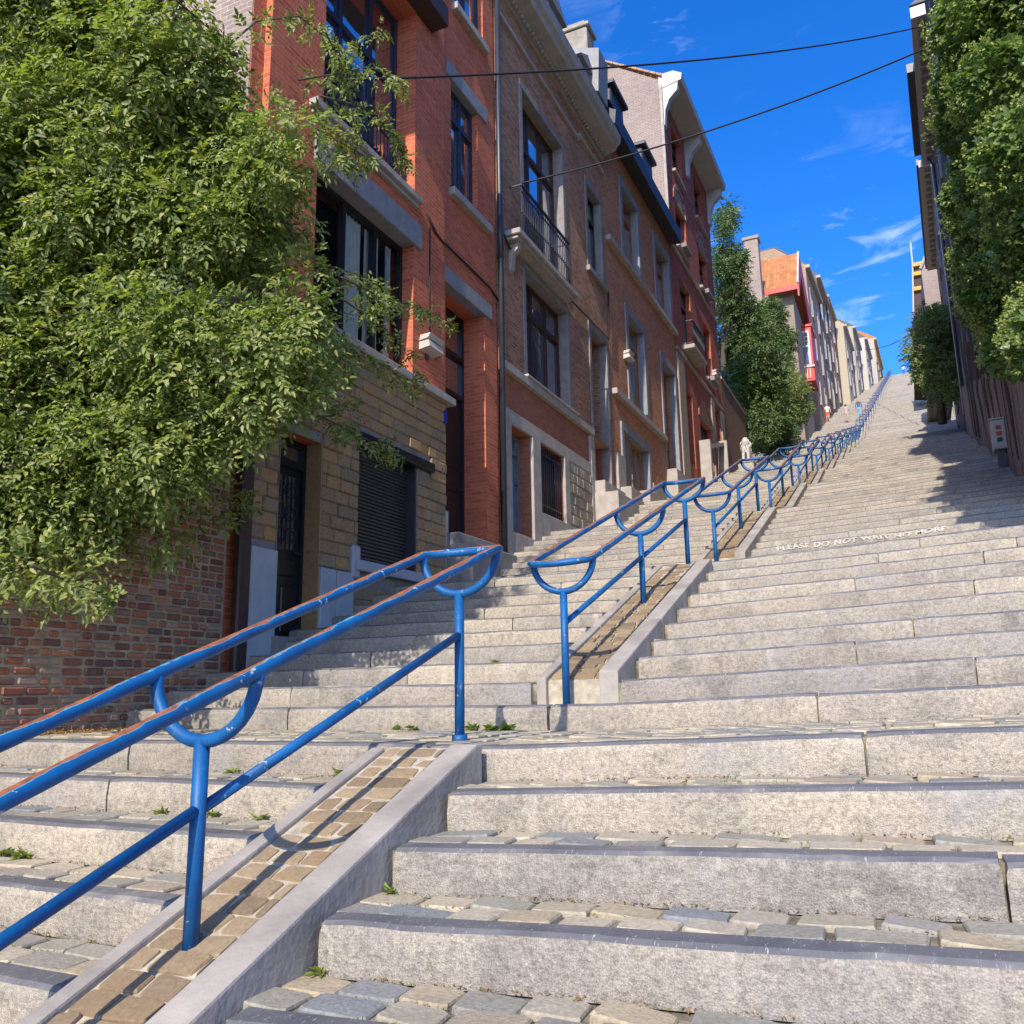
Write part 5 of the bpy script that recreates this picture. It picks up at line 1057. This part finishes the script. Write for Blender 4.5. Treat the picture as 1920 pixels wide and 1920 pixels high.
b0, b1 = onY(1488, 617, 70), onY(1521, 712, 70); bt, bb = b0[2], b1[2]
bayo = ob('bay_window', MB().box(b0[0], b1[0]+.35, 70, 73, bb-.1, bt, 0, .03).box(b0[0]-.1, b1[0]+.45, 69.9, 73.1, bt, bt+.2), M_RED, h)
w_ = b1[0]+.35-b0[0]; fm = MB().box(b0[0]+.18, b1[0]+.17, 69.93, 69.99, bb+1.35, bt-.35); ob('sash', fm, M_WHITE, bayo)
for i in range(3):
    for j in range(3): a = b0[0]+.28+(w_-.56)*i/3; c_ = bt-.5-1.2*(j+1)/3; ob('bay_pane', MB().box(a, a+(w_-.56)/3-.06, 69.90, 69.925, c_, c_+.34), M_GLASS, bayo)
ob('bay_pane', MB().box(b0[0]+.28, b1[0]+.07, 69.90, 69.925, bb+1.42, bt-1.85), M_GLASS, bayo)
for i in range(9): ob('bay_slat', MB().box(b0[0]+.15+(w_-.3)*i/9, b0[0]+.15+(w_-.3)*i/9+.08, 69.92, 69.99, bb+.15, bb+1.1), M_WHITE if i % 2 else M_RED, bayo)
ob('bay_sill', MB().box(b0[0]-.05, b1[0]+.4, 69.85, 69.99, bb+1.12, bb+1.3), M_WHITE, bayo)
ck = [onY(*q, 61) for q in ((1394, 452), (1420, 448), (1424, 510), (1392, 510))]; ob('chimney', MB().box(ck[0][0], ck[1][0], 61, 62, ck[3][2]-4, ck[0][2]).box(ck[0][0]-.1, ck[1][0]+.1, 60.9, 62.1, ck[0][2], ck[0][2]+.25), B_PARTY, h)
def far_house(label, y0, y1, topz, mat, roofmat, gable=False, wmat=None, xo=0, win=True, floors=3):
    xf = XL+.15+drift(y0)+xo; t = thing('terraced_house', label, 'house', g, (xf, y0, 0)); zb = ground_z(y0)-3; D = y1-y0; sk_ = (drift(y1)-drift(y0))/D
    t.rotation_euler.z = -math.atan(sk_)
    ob('wall', MB().box(-7, 0, 0, D, zb, topz), mat, t)
    if gable: ob('roof', MB().prism([(.3, topz-.1), (-2.6, topz+2.6), (-7, topz+2.6), (-7, topz-.1)], 'y', .1, D), roofmat, t); ob('gable', MB().prism([(0, topz), (-2.7, topz+2.4), (-7, topz+2.4), (-7, topz)], 'y', .0, .3), mat, t)
    else: ob('roof', MB().prism([(.3, topz), (-2, topz+1.6), (-7, topz+1.8), (-7, topz)], 'y', 0, D), roofmat, t)
    ob('cornice', MB().box(-.1, .4, -.02, D, topz-.35, topz, 0, .05), wmat or M_PALESTONE, t)
    n = max(2, int(D/3.2)); gz0 = ground_z(y0+D/2); fl = (topz-gz0-1.2)/floors
    for f in range(floors):
        for i in range(n):
            u = D*(i+.5)/n-.55; z = gz0+1.0+f*fl
            w = ob('window', MB().box(-.05, .05, u-.14, u, z, z+fl*.62).box(-.05, .05, u+1.1, u+1.24, z, z+fl*.62).box(-.05, .06, u-.14, u+1.24, z+fl*.62, z+fl*.62+.2).box(-.05, .12, u-.2, u+1.3, z-.15, z), wmat or M_PALESTONE, t); ob('pane', MB().box(-.02, .012, u, u+1.1, z, z+fl*.62), M_GLASS, w)
    ob('drainpipe', MB().tube([(.08, D-.15, gz0), (.08, D-.15, topz-.3)], .07, 6), M_ZINC, t); return t
far_house('tall tan brick house with grey gable right behind the chalet', 76, 85, 39.6, B_TAN, M_SLATE, True)
far_house('brown brick house with pale cornice two doors above the chalet', 85, 92.5, 42.6, B_BROWN, M_SLATE)
far_house('reddish brown brick house in the middle of the far left row', 92.5, 100, 43.6, B_H2, M_SLATE)
far_house('cream rendered house with sloping gable in the far left row', 101, 110, 43.2, plain('cream_plaster', (.42, .355, .26), .9, .08), M_TILE, True, floors=2, xo=.9)
far_house('narrow pale house with dark dormer near the crest', 112, 121, 47.2, plain('pale_plaster', (.36, .315, .26), .9, .1), M_SLATE, floors=2, xo=1.2)
far_house('small white house with flat cornice near the crest', 123, 132, 49.6, plain('white_plaster', (.45, .42, .36), .9, .08), M_SLATE, floors=2, xo=1.9)
far_house('low pale building with orange roof edge at the crest', 135, 150, 53.9, plain('low_plaster', (.40, .37, .32), .9, .1), M_TILE, wmat=M_YELLOW, floors=1, xo=2.6)

# ------------------------------------------------------------------ wires, writing, weeds, litter
def wire(label, a, b, sag, r=.018):
    a, b = Vector(a), Vector(b); pts = [a.lerp(b, t)-Vector((0, 0, sag*4*t*(1-t))) for t in np.linspace(0, 1, 25)]
    tag(ob('overhead_wire', MB().tube(pts, r, 6), M_CABLE, None, True), label, 'wire', 'wires strung across the stairs')
wire('upper dark wire strung from the red house across the sky', onX(640, 150, -4.42), onP(1752, 44, RA, RB), .35)
wire('lower dark wire strung from the brown house balcony across the sky', onX(968, 346, -4.45), onP(1800, 62, RA, RB), .28)
wire('thin distant wire across the stairs just below the crest', onY(1622, 655, 100), onY(1722, 618, 60), .45, .03)
fnt = bpy.data.curves.new('txt', 'FONT'); fnt.body = 'PLEASE DO NOT WRIT NO MORE'; fnt.size = .080; fnt.space_character = 1.12; fnt.extrude = .004; fnt.offset = .0015
to = bpy.data.objects.new('txt', fnt); COL.objects.link(to); dg = bpy.context.evaluated_depsgraph_get(); tme = bpy.data.meshes.new_from_object(to.evaluated_get(dg)); bpy.data.objects.remove(to); bpy.data.curves.remove(fnt)
xs_ = [v.co.x for v in tme.vertices]; wd = max(xs_)-min(xs_); dx, Y1, Z1, P1, L1 = sec(1); yk = Y1+L1+2*((P1-L1)/9); tr2 = np.random.default_rng(2)
for v in tme.vertices: v.co = (v.co.x/wd*2.15+.006*math.sin(v.co.y*70+v.co.x*9), v.co.y*(1.0+.12*math.sin(v.co.x*5.3))+.008*math.sin(v.co.x*11)+.004*math.sin(v.co.x*90), v.co.z)
tme.materials.clear(); tme.materials.append(plain('chalk_paint', (.55, .52, .46), .9, .1)); two = link('painted_writing', tme, stairs, (.32, yk-.0085, Z1+3*RISE-.080+TILT*.32)); two.rotation_euler = (math.radians(90), -math.atan(TILT), 0)

wd_ = np.random.default_rng(15)
def weed(x, y, z, n, size, label):
    t = thing('weed', label, 'weed', 'weeds in the step joints', (x, y, z)); a = wd_.uniform(0, 2*math.pi, n); el = wd_.uniform(.2, 1.2, n); d = np.stack([np.cos(a)*np.cos(el), np.sin(a)*np.cos(el)-.25, np.sin(el)], 1)
    V, F = leaf_cloud(d*.01+wd_.normal(0, size*.25, (n, 3))*[1, .3, .2], d, np.stack([wd_.normal(0, .3, n), wd_.normal(0, .3, n), np.ones(n)], 1), wd_.uniform(.6, 1.2, n)*size, wd_.uniform(.25, .5, n)*size, .3, .5); link('leaves', bulk_mesh('leaves', V, F, M_WEED), t)
    st = MB()
    for i in range(5): st.tube([(0, 0, -.01), (d[i, 0]*size*.5, d[i, 1]*size*.5, d[i, 2]*size*.6)], .0025, 4)
    ob('stalks', st, M_WEED, t)
WEEDS = ((745, 1366, 0, 14, .045, 'leftmost of the small weeds at the back of the cobbled landing'), (775, 1364, 0, 14, .05, 'small weed second from the left at the back of the landing'), (885, 1364, 0, 22, .055, 'weed just right of the end post on the landing'), (920, 1366, 0, 26, .055, 'middle weed in the row right of the end post'), (945, 1364, 0, 30, .065, 'bushiest weed at the right end of the landing row'),
 (640, 1446, -.17, 18, .055, 'left of two weeds at the step foot beside the ramp top'), (662, 1444, -.17, 18, .055, 'right of two weeds at the step foot beside the ramp top'), (435, 1448, -.17, 12, .05, 'tiny weed behind the lower blue rail left of the ramp'), (930, 1236, .51, 14, .05, 'lone weed on the upper left flight between the handrails'), (5, 1597, -.51, 18, .055, 'weed at the very left edge under the near handrail'), (40, 1600, -.51, 22, .055, 'weed close to the left edge, right of its neighbour'),
 (300, 1520, -.34, 14, .04, 'small weed left of the near post on the left flight'), (400, 1524, -.34, 14, .04, 'small weed just right of the near post'), (735, 1680, -.51, 14, .04, 'weed in the corner of kerb and second step from below'), (600, 1818, -.68, 14, .04, 'weed in the corner of kerb and lowest full step'), (490, 1524, -.34, 12, .04, 'small weed at the step foot left of the ramp bed'))
for (px, py, Zk, n, sz, lab) in WEEDS:
    k = round(Zk/RISE); yb = 1.65 if k == 0 else ((k+1)*.4611 if k < 0 else 1.65+k*.4611)
    xx = onY(px, py, yb-.02)[0]; weed(xx, yb-.015, Zk, n, sz, lab)
# moss and fine grass in the sett joints, dry leaves under the garden wall
n = 9000; x = wd_.uniform(-4.4, 4.2, n); k = wd_.integers(-6, 1, n); y = np.where(k == 0, wd_.uniform(.18, 1.64, n), k*.4611+.12+wd_.choice([0.0, .165, .33], n)+wd_.normal(0, .006, n)); keep = (x < -.9) | (x > .05); x, y, k = x[keep], y[keep], k[keep]; n = len(x)
cl = np.sin(x*3.1+k*1.7)+np.sin(x*7.3+y*5)+wd_.normal(0, .5, n) > .55; x, y, k = x[cl], y[cl], k[cl]; n = len(x)
b = np.stack([x, y, k*.17-.008+np.where(x > 0, TILT*x, 0)], 1); d = np.stack([wd_.normal(0, .6, n), wd_.normal(0, .6, n), np.ones(n)*.8], 1); V, F = leaf_cloud(b, d, rand_unit(n, wd_), wd_.uniform(.008, .02, n), wd_.uniform(.003, .006, n))
tag(link('joint_moss', bulk_mesh('joint_moss', V, F, M_WEED)), 'fine moss and grass growing in the joints of the setts', 'moss', kind='stuff')
n = 700; y = wd_.uniform(.1, 1.6, n); x = -4.46+np.abs(wd_.normal(0, .16, n)); k2 = wd_.integers(-6, 1, 2600); x2 = wd_.uniform(-4.3, 4.2, 2600); x2 = np.where((x2 > -.8) & (x2 < 0), x2+1.2, x2); y2 = np.where(k2 == 0, 1.64, (k2+1)*.4611)-np.abs(wd_.normal(0, .012, 2600)); z2 = k2*.17+.003+np.where(x2 > 0, TILT*x2, 0); x = np.concatenate([x, x2]); y = np.concatenate([y, y2]); z_ = np.concatenate([np.full(n, .006), z2]); n = len(x); b = np.stack([x, y, z_], 1); d = np.stack([wd_.normal(0, 1, n), wd_.normal(0, 1, n), wd_.normal(.1, .2, n)], 1); V, F = leaf_cloud(b, d, np.stack([wd_.normal(0, .4, n), wd_.normal(0, .4, n), np.ones(n)], 1), np.where(np.arange(n) < 700, wd_.uniform(.02, .05, n), wd_.uniform(.006, .02, n)), np.where(np.arange(n) < 700, wd_.uniform(.012, .025, n), wd_.uniform(.003, .009, n)))
tag(link('leaf_litter', bulk_mesh('leaf_litter', V, F, M_DRY)), 'dry brown leaves and bits along the garden wall and riser feet', 'leaf litter', kind='stuff')
